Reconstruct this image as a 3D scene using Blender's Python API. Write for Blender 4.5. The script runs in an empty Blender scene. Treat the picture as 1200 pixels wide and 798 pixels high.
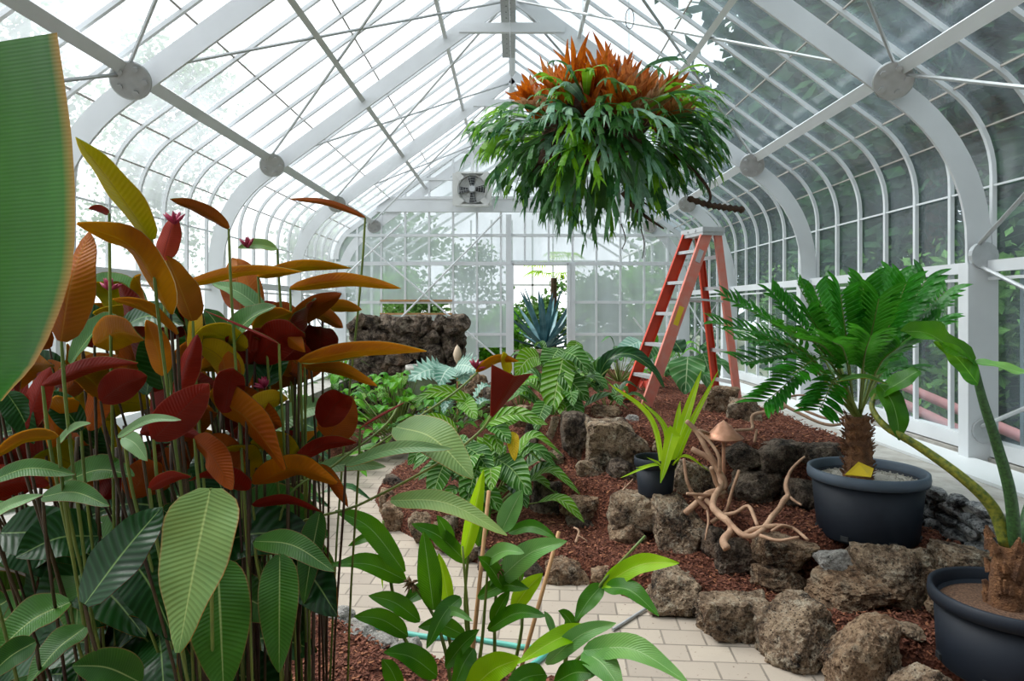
import bpy, math, random
import numpy as np
from mathutils import Vector, noise, Matrix
rnd = random.Random(7)
SC = bpy.context.scene
COL = SC.collection
PI = math.pi
V = Vector

# ------------------------------------------------------------------ camera, sky, sun, exposure
CAMZ, HOR, F = 1.6, 362.0, 800.0
cam = bpy.data.cameras.new('camera'); cam.sensor_width = 36; cam.lens = F / 1200 * 36
cam.shift_y = -(399 - HOR) / 1200
cam.clip_start = .05
co = bpy.data.objects.new('camera', cam); COL.objects.link(co)
co.location = (0, 0, CAMZ); co.rotation_euler = (PI / 2, 0, 0)
SC.camera = co
SC.view_settings.view_transform = 'Standard'; SC.view_settings.look = 'None'
SC.view_settings.exposure = 0.25; SC.view_settings.gamma = 1; SC.view_settings.use_curve_mapping = False
SC.cycles.use_denoising = True
SC.cycles.max_bounces = 8; SC.cycles.diffuse_bounces = 4; SC.cycles.glossy_bounces = 3
SC.cycles.transmission_bounces = 6; SC.cycles.transparent_max_bounces = 20
SC.cycles.caustics_reflective = False; SC.cycles.caustics_refractive = False
SKY_STRENGTH = 1.55
world = bpy.data.worlds.new('sky'); SC.world = world; world.use_nodes = True
wt = world.node_tree; wt.nodes.clear()
def nd(nt, typ, ins=None, **at):
    n = nt.nodes.new(typ)
    for k, v in at.items(): setattr(n, k, v)
    for k, v in (ins or {}).items():
        s = n.inputs[k]
        if hasattr(v, 'is_output') or isinstance(v, bpy.types.NodeSocket): nt.links.new(v, s)
        else:
            if isinstance(v, (tuple, list)) and len(v) == 3 and s.type == 'RGBA': v = (*v, 1)
            s.default_value = v
    return n
def hx(h):
    h = h.lstrip('#'); c = [int(h[i:i + 2], 16) / 255 for i in (0, 2, 4)]
    return tuple(x / 12.92 if x <= .04045 else ((x + .055) / 1.055) ** 2.4 for x in c)
_tc = nd(wt, 'ShaderNodeTexCoord')
_nz = nd(wt, 'ShaderNodeTexNoise', {'Vector': _tc.outputs['Generated'], 'Scale': 2.2, 'Detail': 4.0})
_cr = nd(wt, 'ShaderNodeMix', {'Factor': _nz.outputs['Fac'], 'A': (.72, .86, 1.0, 1), 'B': (1, 1, 1, 1)}, data_type='RGBA')
for s in _cr.inputs:
    pass
_cr.inputs[6].default_value = (.86, .93, 1.0, 1); _cr.inputs[7].default_value = (1, .985, .95, 1)
_bg = nd(wt, 'ShaderNodeBackground', {'Color': _cr.outputs[2], 'Strength': SKY_STRENGTH})
_wo = nd(wt, 'ShaderNodeOutputWorld', {'Surface': _bg.outputs[0]})
sun = bpy.data.lights.new('sun', 'SUN'); sun.energy = 6.5; sun.angle = math.radians(40); sun.color = (1, .97, .92)
so = bpy.data.objects.new('sun', sun); COL.objects.link(so)
so.rotation_euler = V((.62, -.25, -1.0)).to_track_quat('-Z', 'Y').to_euler()   # shines from high over the left roof, a little from behind the far wall

# ------------------------------------------------------------------ helpers
def P(x, y, d): return V(((x - 600) / F * d, d, CAMZ - (y - HOR) / F * d))
def G(x, y, z=0.0):
    d = (CAMZ - z) * F / (y - HOR); return V(((x - 600) / F * d, d, z))
class MB:
    def __init__(s): s.v = []; s.f = []; s.m = []; s.uv = []
    def quad(s, a, b, c, d, m=0):
        i = len(s.v); s.v += [a, b, c, d]; s.f.append((i, i + 1, i + 2, i + 3)); s.m.append(m)
    def box(s, c, h, rot=None, m=0):
        i = len(s.v); c = V(c)
        for sx in (-1, 1):
            for sy in (-1, 1):
                for sz in (-1, 1):
                    p = V((sx * h[0], sy * h[1], sz * h[2]))
                    if rot is not None: p = rot @ p
                    s.v.append(c + p)
        for f in ((0, 1, 3, 2), (4, 6, 7, 5), (0, 4, 5, 1), (2, 3, 7, 6), (0, 2, 6, 4), (1, 5, 7, 3)):
            s.f.append(tuple(i + k for k in f)); s.m.append(m)
    def bar(s, a, b, w, h, up=(0, 0, 1), m=0):
        a, b = V(a), V(b); t = (b - a); L = t.length; t.normalize()
        up = V(up)
        if abs(t.dot(up)) > .99: up = V((0, 1, 0))
        x = t.cross(up).normalized(); z = x.cross(t)
        R = Matrix((x, t, z)).transposed()
        s.box((a + b) / 2, (w / 2, L / 2, h / 2), R, m)
    def tube(s, pts, r, n=8, m=0, cap=True):
        pts = [V(p) for p in pts]; k = len(pts)
        rs = r if isinstance(r, (list, tuple)) else [r] * k
        base = len(s.v); prev = None
        for i in range(k):
            t = (pts[min(i + 1, k - 1)] - pts[max(i - 1, 0)])
            if t.length < 1e-9: t = V((0, 0, 1))
            t.normalize()
            if prev is None:
                a = V((0, 0, 1)) if abs(t.z) < .9 else V((1, 0, 0))
                x = t.cross(a).normalized()
            else:
                x = (prev - t * prev.dot(t))
                x = x.normalized() if x.length > 1e-6 else t.orthogonal().normalized()
            prev = x; y = t.cross(x)
            for j in range(n):
                an = 2 * PI * j / n
                s.v.append(pts[i] + (x * math.cos(an) + y * math.sin(an)) * rs[i])
        for i in range(k - 1):
            for j in range(n):
                a = base + i * n + j; b = base + i * n + (j + 1) % n
                s.f.append((a, b, b + n, a + n)); s.m.append(m)
        if cap:
            s.f.append(tuple(base + j for j in range(n))[::-1]); s.m.append(m)
            s.f.append(tuple(base + (k - 1) * n + j for j in range(n))); s.m.append(m)
    def lathe(s, prof, c=(0, 0, 0), n=32, m=0):
        c = V(c); base = len(s.v); k = len(prof)
        for r, z in prof:
            for j in range(n):
                a = 2 * PI * j / n; s.v.append(c + V((r * math.cos(a), r * math.sin(a), z)))
        for i in range(k - 1):
            for j in range(n):
                a = base + i * n + j; b = base + i * n + (j + 1) % n
                s.f.append((a, b, b + n, a + n)); s.m.append(m)
    def build(s, name, mats, parent=None, smooth=False, uv=None):
        off = parent_loc(parent)
        me = bpy.data.meshes.new(name)
        me.from_pydata([tuple(v - off) for v in s.v], [], s.f)
        for mt in (mats if isinstance(mats, (list, tuple)) else [mats]): me.materials.append(mt)
        if any(s.m): me.polygons.foreach_set('material_index', s.m)
        if smooth: me.polygons.foreach_set('use_smooth', [True] * len(s.f))
        if uv is not None:
            l = me.uv_layers.new(name='uv'); idx = np.empty(len(me.loops), dtype=np.int32)
            me.loops.foreach_get('vertex_index', idx)
            l.data.foreach_set('uv', np.asarray(uv, dtype=np.float32)[idx].ravel())
        o = bpy.data.objects.new(name, me); COL.objects.link(o)
        if parent is not None: o.parent = parent
        return o
def parent_loc(p):
    o = V((0, 0, 0))
    while p is not None:
        o = o + p.location; p = p.parent
    return o
def tag(o, label=None, cat=None, group=None, kind=None):
    if label: o['label'] = label
    if cat: o['category'] = cat
    if group: o['group'] = group
    if kind: o['kind'] = kind
    return o
def thing(name, label, cat, loc, group=None):
    o = bpy.data.objects.new(name, None); COL.objects.link(o); o.location = V(loc); o.empty_display_size = .1
    return tag(o, label, cat, group)
def ctr(pts, n):
    """Catmull-Rom through pts, n+1 samples"""
    pts = [V(p) for p in pts]
    if len(pts) == 2: return [pts[0].lerp(pts[1], i / n) for i in range(n + 1)]
    q = [pts[0] * 2 - pts[1]] + pts + [pts[-1] * 2 - pts[-2]]
    m = len(pts) - 1; out = []
    for i in range(n + 1):
        u = i / n * m; k = min(int(u), m - 1); t = u - k
        a, b, c, d = q[k:k + 4]
        out.append(.5 * ((2 * b) + (c - a) * t + (2 * a - 5 * b + 4 * c - d) * t * t + (3 * b - a - 3 * c + d) * t ** 3))
    return out

# ------------------------------------------------------------------ materials
def mat_new(name):
    m = bpy.data.materials.new(name); m.use_nodes = True; m.node_tree.nodes.clear(); return m, m.node_tree
def mixc(nt, f, a, b):
    n = nd(nt, 'ShaderNodeMix', data_type='RGBA')
    for i, v in ((0, f), (6, a), (7, b)):
        if isinstance(v, bpy.types.NodeSocket): nt.links.new(v, n.inputs[i])
        else: n.inputs[i].default_value = (*v, 1) if isinstance(v, tuple) and len(v) == 3 else v
    return n.outputs[2]
def mth(nt, op, a, b=0.0, c=None, clamp=False):
    n = nd(nt, 'ShaderNodeMath', operation=op, use_clamp=clamp)
    for i, v in enumerate((a, b) if c is None else (a, b, c)):
        if isinstance(v, bpy.types.NodeSocket): nt.links.new(v, n.inputs[i])
        else: n.inputs[i].default_value = v
    return n.outputs[0]
def ramp(nt, f, stops):
    n = nd(nt, 'ShaderNodeValToRGB', {'Fac': f}); e = n.color_ramp.elements
    while len(e) < len(stops): e.new(.5)
    for el, (p, c) in zip(e, stops): el.position = p; el.color = (*c, 1) if len(c) == 3 else c
    return n.outputs['Color']
def simple(name, col, rough=.5, metal=0.0, var=.12, scale=6.0, bump=0.0, col2=None, spec=.5, bscale=None):
    m, nt = mat_new(name)
    tc = nd(nt, 'ShaderNodeTexCoord').outputs['Object']
    nz = nd(nt, 'ShaderNodeTexNoise', {'Vector': tc, 'Scale': scale, 'Detail': 5.0})
    c2 = col2 or tuple(x * (1 - var * 2) for x in col)
    f = mth(nt, 'MULTIPLY_ADD', nz.outputs['Fac'], 2.4, -.7, clamp=True)
    c = mixc(nt, f, c2, col)
    b = nd(nt, 'ShaderNodeBsdfPrincipled', {'Base Color': c, 'Roughness': rough, 'Metallic': metal, 'Specular IOR Level': spec})
    if bump:
        nb = nd(nt, 'ShaderNodeTexNoise', {'Vector': tc, 'Scale': bscale or scale * 6, 'Detail': 6.0})
        bp = nd(nt, 'ShaderNodeBump', {'Height': nb.outputs['Fac'], 'Strength': bump, 'Distance': .02})
        nt.links.new(bp.outputs[0], b.inputs['Normal'])
    nd(nt, 'ShaderNodeOutputMaterial', {'Surface': b.outputs[0]})
    return m
def sat(c, k=1.22):
    l = .3 * c[0] + .6 * c[1] + .1 * c[2]; return tuple(max(0, l + (x - l) * k) for x in c)
def leafmat(name, c1, c2, vein=None, vstr=.3, freq=16, slant=3.0, midc=None, midw=.05, edge=None, trans=.35, tcol=None, rough=.38, bump=.35, sharp=6.0, blotch=None, spec=.3):
    c1, c2 = sat(hx(c1)), sat(hx(c2)); vein = hx(vein) if vein else tuple(min(1, x * 1.8 + .03) for x in c2)
    midc = hx(midc) if midc else vein
    m, nt = mat_new(name)
    tcn = nd(nt, 'ShaderNodeTexCoord')
    sx = nd(nt, 'ShaderNodeSeparateXYZ', {'Vector': tcn.outputs['UV']})
    u, v = sx.outputs[0], sx.outputs[1]
    au = mth(nt, 'ABSOLUTE', mth(nt, 'MULTIPLY_ADD', u, 2.0, -1.0))
    ph = mth(nt, 'SUBTRACT', mth(nt, 'MULTIPLY', v, float(freq)), mth(nt, 'MULTIPLY', au, slant))
    sn = mth(nt, 'MULTIPLY_ADD', mth(nt, 'SINE', mth(nt, 'MULTIPLY', ph, 2 * PI)), .5, .5)
    line = mth(nt, 'POWER', sn, sharp)
    nz = nd(nt, 'ShaderNodeTexNoise', {'Vector': tcn.outputs['Object'], 'Scale': 5.0, 'Detail': 4.0})
    f = mth(nt, 'MULTIPLY_ADD', nz.outputs['Fac'], 2.6, -.8, clamp=True)
    c = mixc(nt, f, c1, c2)
    if blotch:
        n2 = nd(nt, 'ShaderNodeTexNoise', {'Vector': tcn.outputs['Object'], 'Scale': 2.3, 'Detail': 5.0})
        c = mixc(nt, mth(nt, 'MULTIPLY_ADD', n2.outputs['Fac'], 5.0, -2.6, clamp=True), c, hx(blotch))
    c = mixc(nt, mth(nt, 'MULTIPLY', line, vstr), c, vein)
    mid = mth(nt, 'SUBTRACT', 1.0, mth(nt, 'DIVIDE', au, midw), clamp=True)
    c = mixc(nt, mid, c, midc)
    if edge: c = mixc(nt, mth(nt, 'MULTIPLY_ADD', au, 14.0, -13.2, clamp=True), c, hx(edge))
    n3 = nd(nt, 'ShaderNodeTexNoise', {'Vector': tcn.outputs['Object'], 'Scale': 60.0, 'Detail': 3.0})
    hgt = mth(nt, 'ADD', mth(nt, 'MULTIPLY', sn, 1.0), mth(nt, 'MULTIPLY', n3.outputs['Fac'], .25))
    hgt = mth(nt, 'SUBTRACT', hgt, mid)
    bp = nd(nt, 'ShaderNodeBump', {'Height': hgt, 'Strength': bump, 'Distance': .006})
    b = nd(nt, 'ShaderNodeBsdfPrincipled', {'Base Color': c, 'Roughness': rough, 'Normal': bp.outputs[0], 'Specular IOR Level': spec})
    out = b.outputs[0]
    if trans > 0:
        g = nd(nt, 'ShaderNodeGamma', {'Color': c, 'Gamma': .72}).outputs[0]
        if tcol: g = mixc(nt, .5, g, hx(tcol))
        t = nd(nt, 'ShaderNodeBsdfTranslucent', {'Color': g})
        out = nd(nt, 'ShaderNodeMixShader', {0: trans, 1: out, 2: t.outputs[0]}).outputs[0]
    nd(nt, 'ShaderNodeOutputMaterial', {'Surface': out})
    return m
def rockmat(name, dark, mid, light, lichen, lich=.5):
    m, nt = mat_new(name)
    tcn = nd(nt, 'ShaderNodeTexCoord'); oi = nd(nt, 'ShaderNodeObjectInfo')
    vec = nd(nt, 'ShaderNodeVectorMath', {0: tcn.outputs['Object'], 1: oi.outputs['Location']}, operation='ADD').outputs[0]
    n1 = nd(nt, 'ShaderNodeTexNoise', {'Vector': vec, 'Scale': 7.0, 'Detail': 8.0, 'Roughness': .65})
    n2 = nd(nt, 'ShaderNodeTexNoise', {'Vector': vec, 'Scale': 38.0, 'Detail': 6.0, 'Roughness': .7})
    vo = nd(nt, 'ShaderNodeTexVoronoi', {'Vector': vec, 'Scale': 55.0})
    f = mth(nt, 'ADD', mth(nt, 'MULTIPLY', n1.outputs['Fac'], .6), mth(nt, 'MULTIPLY', n2.outputs['Fac'], .4))
    c = ramp(nt, f, [(.40, hx(dark)), (.49, hx(mid)), (.57, hx(light))])
    n4 = nd(nt, 'ShaderNodeTexNoise', {'Vector': vec, 'Scale': 11.0, 'Detail': 9.0, 'Roughness': .8})
    c = mixc(nt, mth(nt, 'MULTIPLY', mth(nt, 'MULTIPLY_ADD', n4.outputs['Fac'], 9.0, -4.6, clamp=True), lich), c, hx(lichen))
    n5 = nd(nt, 'ShaderNodeTexNoise', {'Vector': vec, 'Scale': 4.0, 'Detail': 3.0})
    c = mixc(nt, mth(nt, 'MULTIPLY', mth(nt, 'MULTIPLY_ADD', n5.outputs['Fac'], 6.0, -3.4, clamp=True), .4), c, hx('8a6342'))
    n6 = nd(nt, 'ShaderNodeTexNoise', {'Vector': vec, 'Scale': 95.0, 'Detail': 4.0, 'Roughness': .7})
    c = mixc(nt, mth(nt, 'MULTIPLY', mth(nt, 'MULTIPLY_ADD', n6.outputs['Fac'], 12.0, -6.8, clamp=True), .75), c, hx(dark))
    c = mixc(nt, mth(nt, 'MULTIPLY', mth(nt, 'MULTIPLY_ADD', n6.outputs['Fac'], -12.0, 4.9, clamp=True), .6), c, hx(lichen))
    pit = mth(nt, 'MULTIPLY_ADD', vo.outputs['Distance'], 4.0, -.2, clamp=True)
    c = mixc(nt, mth(nt, 'SUBTRACT', 1.0, pit), c, hx(dark))
    h = mth(nt, 'ADD', mth(nt, 'MULTIPLY', pit, .35), mth(nt, 'ADD', n2.outputs['Fac'], n4.outputs['Fac']))
    bp = nd(nt, 'ShaderNodeBump', {'Height': h, 'Strength': 1.0, 'Distance': .045})
    b = nd(nt, 'ShaderNodeBsdfPrincipled', {'Base Color': c, 'Roughness': .92, 'Normal': bp.outputs[0], 'Specular IOR Level': .25})
    nd(nt, 'ShaderNodeOutputMaterial', {'Surface': b.outputs[0]})
    return m
def glassmat(name, haze, col, hcol, dirt=.25):
    m, nt = mat_new(name)
    tc = nd(nt, 'ShaderNodeTexCoord').outputs['Object']
    n1 = nd(nt, 'ShaderNodeTexNoise', {'Vector': tc, 'Scale': .9, 'Detail': 6.0, 'Roughness': .6})
    mp = nd(nt, 'ShaderNodeMapping', {'Vector': tc, 'Scale': (6.0, 9.0, .6)})
    n2 = nd(nt, 'ShaderNodeTexNoise', {'Vector': mp.outputs[0], 'Scale': 1.0, 'Detail': 4.0})
    d = mth(nt, 'ADD', mth(nt, 'MULTIPLY_ADD', n1.outputs['Fac'], 1.4, -.7), mth(nt, 'MULTIPLY_ADD', n2.outputs['Fac'], .8, -.4))
    fac = mth(nt, 'MULTIPLY_ADD', d, dirt, haze, clamp=True)
    t = nd(nt, 'ShaderNodeBsdfTransparent', {'Color': col})
    tl = nd(nt, 'ShaderNodeBsdfTranslucent', {'Color': hcol}); df = nd(nt, 'ShaderNodeBsdfDiffuse', {'Color': hcol})
    hz = nd(nt, 'ShaderNodeMixShader', {0: .4, 1: tl.outputs[0], 2: df.outputs[0]})
    a = nd(nt, 'ShaderNodeMixShader', {0: fac, 1: t.outputs[0], 2: hz.outputs[0]})
    gl = nd(nt, 'ShaderNodeBsdfGlossy', {'Color': (1, 1, 1, 1), 'Roughness': .25})
    fr = nd(nt, 'ShaderNodeFresnel', {'IOR': 1.35})
    o = nd(nt, 'ShaderNodeMixShader', {0: mth(nt, 'MULTIPLY', fr.outputs[0], .16, clamp=True), 1: a.outputs[0], 2: gl.outputs[0]})
    nd(nt, 'ShaderNodeOutputMaterial', {'Surface': o.outputs[0]})
    return m
M = {}
M['white'] = simple('white_paint', hx('d8dbdd'), .45, var=.05, scale=3)
M['cap'] = simple('grey_glazing_seal', hx('9a948c'), .7, var=.1)
M['galv'] = simple('galvanised_steel', hx('b9bcbd'), .4, .35, var=.08, scale=20)
M['concrete'] = simple('concrete', hx('b5b2ab'), .9, var=.1, scale=9, bump=.3, col2=hx('97938b'))
M['black'] = simple('black_plastic', hx('131b26'), .6, var=.1, scale=8, spec=.35)
M['rim'] = simple('blue_grey_plastic', hx('4a5866'), .55, var=.08)
M['orange'] = simple('orange_fibreglass', hx('d8401f'), .5, var=.12, scale=5, col2=hx('c2462c'))
M['pinkor'] = simple('worn_pink_fibreglass', hx('d9735f'), .6, var=.1, scale=14, col2=hx('cf8a7c'))
M['alu'] = simple('aluminium', hx('c9cacb'), .4, .4, var=.08, scale=25)
M['wood'] = simple('bare_driftwood', hx('c6a184'), .75, var=.15, scale=12, bump=.3, col2=hx('8f6c53'))
M['bark'] = simple('bark', hx('5b4331'), .9, var=.25, scale=16, bump=.8, col2=hx('33261b'))
M['palmbark'] = simple('palm_stem_bark', hx('8a5f3c'), .9, var=.25, scale=20, bump=.8, col2=hx('4b3020'))
M['copper'] = simple('copper', hx('e6b294'), .42, .5, var=.15, scale=9, col2=hx('a56a4c'))
M['bamboo'] = simple('bamboo', hx('b98a5a'), .6, var=.15, scale=12)
M['stem'] = simple('green_stem', hx('7d8a3a'), .5, var=.2, scale=9, col2=hx('4f6a2c'))
M['redstem'] = simple('red_green_stem', hx('4c3e20'), .5, var=.2, scale=7, col2=hx('2c1412'))
M['hose'] = simple('teal_hose', hx('5fb8a8'), .4, var=.05)
M['pink'] = simple('pink_pipe', hx('d08a86'), .5, var=.1)
M['yellow'] = simple('yellow_plastic', hx('e3c220'), .5, var=.05)
M['pumice'] = simple('pale_gravel', hx('cfc8bb'), .9, var=.2, scale=60, bump=.6)
M['potmix'] = simple('gritty_potting_mix', hx('a07a5e'), .9, var=.3, scale=120, bump=.8, col2=hx('4b3226'))
M['dark'] = simple('dark_metal', hx('2b2e30'), .5, var=.1)
M['fanwhite'] = simple('fan_housing', hx('cfd0cc'), .4, .1, var=.1)
M['rust'] = simple('rusty_mesh', hx('a88a78'), .7, var=.2, scale=30)
M['rock'] = rockmat('lava_rock', '2a2320', '8a735d', 'bfa68a', 'ddd0b8', .8)
M['rock2'] = rockmat('brown_lava_rock', '30231b', '866a52', 'bd9f80', 'd0c0a6', .6)
M['rock3'] = rockmat('dark_lava_rock', '1c1714', '55483e', '8b7a6a', 'a89c88', .45)
M['stone'] = rockmat('pale_stone', '85817b', 'b4b0a9', 'cecac3', 'dcd9d3', .4)
M['slate'] = rockmat('slate', '26282c', '979a9b', 'c4c4c3', '9c9c98', .3)
M['g_right'] = glassmat('dusty_glass', .15, (.84, .93, .98, 1), (.50, .68, .80, 1), .3)
M['g_left'] = glassmat('dusty_glass_left', .42, (.94, .97, 1, 1), (.74, .80, .87, 1), .35)
M['g_end'] = glassmat('dusty_glass_end', .66, (.92, .96, 1, 1), (.46, .53, .56, 1), .4)
# paving
m, nt = mat_new('concrete_pavers')
tc = nd(nt, 'ShaderNodeTexCoord').outputs['Object']
mp = nd(nt, 'ShaderNodeMapping', {'Vector': tc, 'Rotation': (0, 0, math.radians(4))})
bk = nd(nt, 'ShaderNodeTexBrick', {'Vector': mp.outputs[0], 'Color1': (*hx('b3a696'), 1), 'Color2': (*hx('9b8f82'), 1), 'Mortar': (*hx('756c61'), 1),
      'Scale': 1.0, 'Mortar Size': .0055, 'Mortar Smooth': .3, 'Brick Width': .2, 'Row Height': .15})
nz = nd(nt, 'ShaderNodeTexNoise', {'Vector': tc, 'Scale': 3.0, 'Detail': 8.0, 'Roughness': .7})
c = mixc(nt, mth(nt, 'MULTIPLY_ADD', nz.outputs['Fac'], 1.6, -.6, clamp=True), bk.outputs['Color'], hx('a19688'))
n2 = nd(nt, 'ShaderNodeTexNoise', {'Vector': tc, 'Scale': 45.0, 'Detail': 5.0})
c = mixc(nt, mth(nt, 'MULTIPLY_ADD', n2.outputs['Fac'], 9.0, -5.8, clamp=True), c, hx('5c4436'))
bh = mth(nt, 'ADD', mth(nt, 'SUBTRACT', 1.0, bk.outputs['Fac']), mth(nt, 'MULTIPLY', n2.outputs['Fac'], .2))
bp = nd(nt, 'ShaderNodeBump', {'Height': bh, 'Strength': .5, 'Distance': .01})
b = nd(nt, 'ShaderNodeBsdfPrincipled', {'Base Color': c, 'Roughness': .85, 'Normal': bp.outputs[0]})
nd(nt, 'ShaderNodeOutputMaterial', {'Surface': b.outputs[0]}); M['paver'] = m
# mulch
m, nt = mat_new('bark_mulch')
tc = nd(nt, 'ShaderNodeTexCoord').outputs['Object']
v1 = nd(nt, 'ShaderNodeTexVoronoi', {'Vector': tc, 'Scale': 70.0}); n1 = nd(nt, 'ShaderNodeTexNoise', {'Vector': tc, 'Scale': 25.0, 'Detail': 8.0, 'Roughness': .8})
sp = nd(nt, 'ShaderNodeSeparateColor', {'Color': v1.outputs['Color']})
c = ramp(nt, sp.outputs[0], [(0, hx('3a2018')), (.5, hx('63392b')), (1, hx('865540'))])
c = mixc(nt, mth(nt, 'MULTIPLY_ADD', n1.outputs['Fac'], 4.0, -2.2, clamp=True), c, hx('2a1610'))
bp = nd(nt, 'ShaderNodeBump', {'Height': mth(nt, 'ADD', v1.outputs['Distance'], n1.outputs['Fac']), 'Strength': 1.0, 'Distance': .02})
b = nd(nt, 'ShaderNodeBsdfPrincipled', {'Base Color': c, 'Roughness': .95, 'Normal': bp.outputs[0], 'Specular IOR Level': .2})
nd(nt, 'ShaderNodeOutputMaterial', {'Surface': b.outputs[0]}); M['mulch'] = m
M['chip1'] = simple('bark_chip', hx('7e4d3a'), .9, var=.3, scale=30, col2=hx('5d3324'))
M['chip2'] = simple('pale_bark_chip', hx('a8714f'), .9, var=.3, scale=30, col2=hx('7a4630'))
# perforated panel
m, nt = mat_new('perforated_panel')
tc = nd(nt, 'ShaderNodeTexCoord').outputs['Object']
v1 = nd(nt, 'ShaderNodeTexVoronoi', {'Vector': tc, 'Scale': 22.0, 'Randomness': 0.0})
c = mixc(nt, mth(nt, 'GREATER_THAN', v1.outputs['Distance'], .26), hx('8e979c'), hx('d9dcdc'))
b = nd(nt, 'ShaderNodeBsdfPrincipled', {'Base Color': c, 'Roughness': .5, 'Metallic': .1})
nd(nt, 'ShaderNodeOutputMaterial', {'Surface': b.outputs[0]}); M['perf'] = m

L = {}
L['cal_top'] = leafmat('calathea_leaf_top', '24481e', '4a7634', freq=32, slant=2.6, vstr=.13, midc='a8bf72', edge='8a5a3a', trans=.3, rough=.4, bump=.18)
L['cal_pale'] = leafmat('calathea_leaf_top_pale', '5c8050', '8ca86c', freq=32, slant=2.6, vstr=.13, midc='b9d080', edge='b08a5a', trans=.35, rough=.42, blotch='8fae55', bump=.18)
L['cal_dark'] = leafmat('calathea_leaf_top_dark', '102a12', '1f461c', vein='3f7a48', freq=13, slant=1.8, vstr=.22, bump=.15, sharp=3, midc='86a860', trans=.2, rough=.3)
L['cal_grey'] = leafmat('calathea_leaf_top_grey', '5a8258', '8cab7a', freq=22, slant=2.2, vstr=.13, midc='b5cf9a', edge='7a4a3a', trans=.3, rough=.35, bump=.18)
L['o_back'] = leafmat('calathea_underside_orange', 'b85a1a', 'e89422', vein='8a3a14', freq=24, slant=2.2, vstr=.13, midc='c98a2a', edge='b34a22', trans=.6, tcol='f0a018', rough=.45, blotch='8a3a14', bump=.18)
L['y_back'] = leafmat('calathea_underside_gold', 'c4901c', 'd8c42a', vein='8f6412', freq=24, slant=2.2, vstr=.13, midc='a8731a', edge='b3551f', trans=.5, tcol='d8c020', rough=.42, blotch='c8701a', bump=.18)
L['r_back'] = leafmat('calathea_underside_maroon', '641c1a', '94332a', vein='3a0d10', freq=24, slant=2.2, vstr=.13, midc='7a2a20', edge='a0483a', trans=.38, tcol='a02018', rough=.4, bump=.18)
L['p_back'] = leafmat('calathea_underside_pink', 'b0483f', 'c8604f', vein='8a2a2a', freq=24, slant=2.2, vstr=.13, midc='8a2a2a', trans=.4, rough=.42, bump=.18)
L['b_back'] = leafmat('calathea_underside_brown', '86401a', 'b86426', vein='4a2010', freq=24, slant=2.2, vstr=.13, midc='8a4a1a', edge='8a3a1a', trans=.4, tcol='b05010', rough=.45, bump=.18)
L['banana'] = leafmat('banana_leaf', '1f5010', '316c14', vein='5c8c2c', freq=90, slant=.3, vstr=.10, sharp=1.5, midc='a8c050', midw=.02, edge='c0803a', trans=.2, tcol='6fae20', rough=.38, bump=.10)
L['ging'] = leafmat('ginger_leaf', '28521c', '4a7a2c', freq=30, slant=5, vstr=.10, midc='7fa858', midw=.04, trans=.3, rough=.36, bump=.2)
L['ging_b'] = leafmat('ginger_leaf_bright', '74a52a', 'a6cc3c', freq=30, slant=5, vstr=.10, midc='c8dc60', midw=.04, trans=.45, tcol='b8e030', rough=.4, bump=.2)
L['ging_g'] = leafmat('ginger_leaf_grey', '55824c', '7fa662', freq=30, slant=5, vstr=.10, midc='a8c88a', midw=.04, trans=.3, rough=.33, bump=.2)
L['anth'] = leafmat('ribbed_leaf', '22481a', '42702a', vein='a4c888', freq=9, slant=1.5, vstr=.6, sharp=14, midc='a8cc80', midw=.06, trans=.25, rough=.35, bump=1.0)
L['anth_l'] = leafmat('ribbed_leaf_light', '40702a', '6c9838', vein='c4dca0', freq=10, slant=1.5, vstr=.65, sharp=11, midc='c8e090', midw=.06, trans=.35, rough=.35, bump=1.0)
L['silver'] = leafmat('silver_leaf', '3c6a58', '86a898', vein='c8dcd0', freq=8, slant=1.5, vstr=.5, sharp=3, midc='c8dcc8', trans=.2, rough=.3)
L['aloc'] = leafmat('elephant_ear_leaf', '28502c', '4d7a45', vein='9ab888', freq=6, slant=1.6, vstr=.5, sharp=10, midc='a8c090', trans=.25, rough=.35)
L['yel'] = leafmat('yellow_leaf', 'c8a020', 'd8b83a', freq=12, slant=2, vstr=.3, trans=.35)
L['lime'] = leafmat('lime_strap_leaf', '86b030', 'b8d850', freq=2, slant=.2, vstr=.1, midc='d0e880', midw=.1, trans=.45, tcol='c0e040', rough=.42)
L['zam'] = leafmat('cycad_leaflet', '17481a', '3c7c30', freq=3, slant=.1, vstr=.1, midc='4aa040', midw=.1, trans=.3, tcol='60b020', rough=.3)
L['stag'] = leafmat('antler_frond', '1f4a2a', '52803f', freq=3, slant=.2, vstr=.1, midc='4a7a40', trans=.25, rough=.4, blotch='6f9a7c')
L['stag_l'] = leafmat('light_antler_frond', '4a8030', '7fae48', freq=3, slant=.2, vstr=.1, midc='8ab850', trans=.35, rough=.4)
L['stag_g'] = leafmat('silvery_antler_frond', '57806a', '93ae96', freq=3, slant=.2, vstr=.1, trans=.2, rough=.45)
L['shield'] = leafmat('brown_shield_frond', '8a3f14', 'd27a35', vein='5a2a10', freq=5, slant=.5, vstr=.5, trans=.35, tcol='e07020', rough=.7, blotch='c9986a')
L['shield_p'] = leafmat('pale_shield_frond', 'a87c5c', 'd8b090', vein='6a4028', freq=5, slant=.5, vstr=.5, trans=.3, rough=.8)
L['agave'] = leafmat('agave_leaf', '35525a', '65858c', freq=2, slant=.1, vstr=.05, midc='7a9aa0', trans=0, rough=.45)
L['bush'] = leafmat('bush_leaf', '2f6a28', '6aa040', freq=6, slant=1, vstr=.1, trans=.35, rough=.4)
L['conifer'] = leafmat('conifer_spray', '16281c', '2f4a2e', freq=3, slant=1, vstr=.0, trans=.1, rough=.8, spec=.1)
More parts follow.
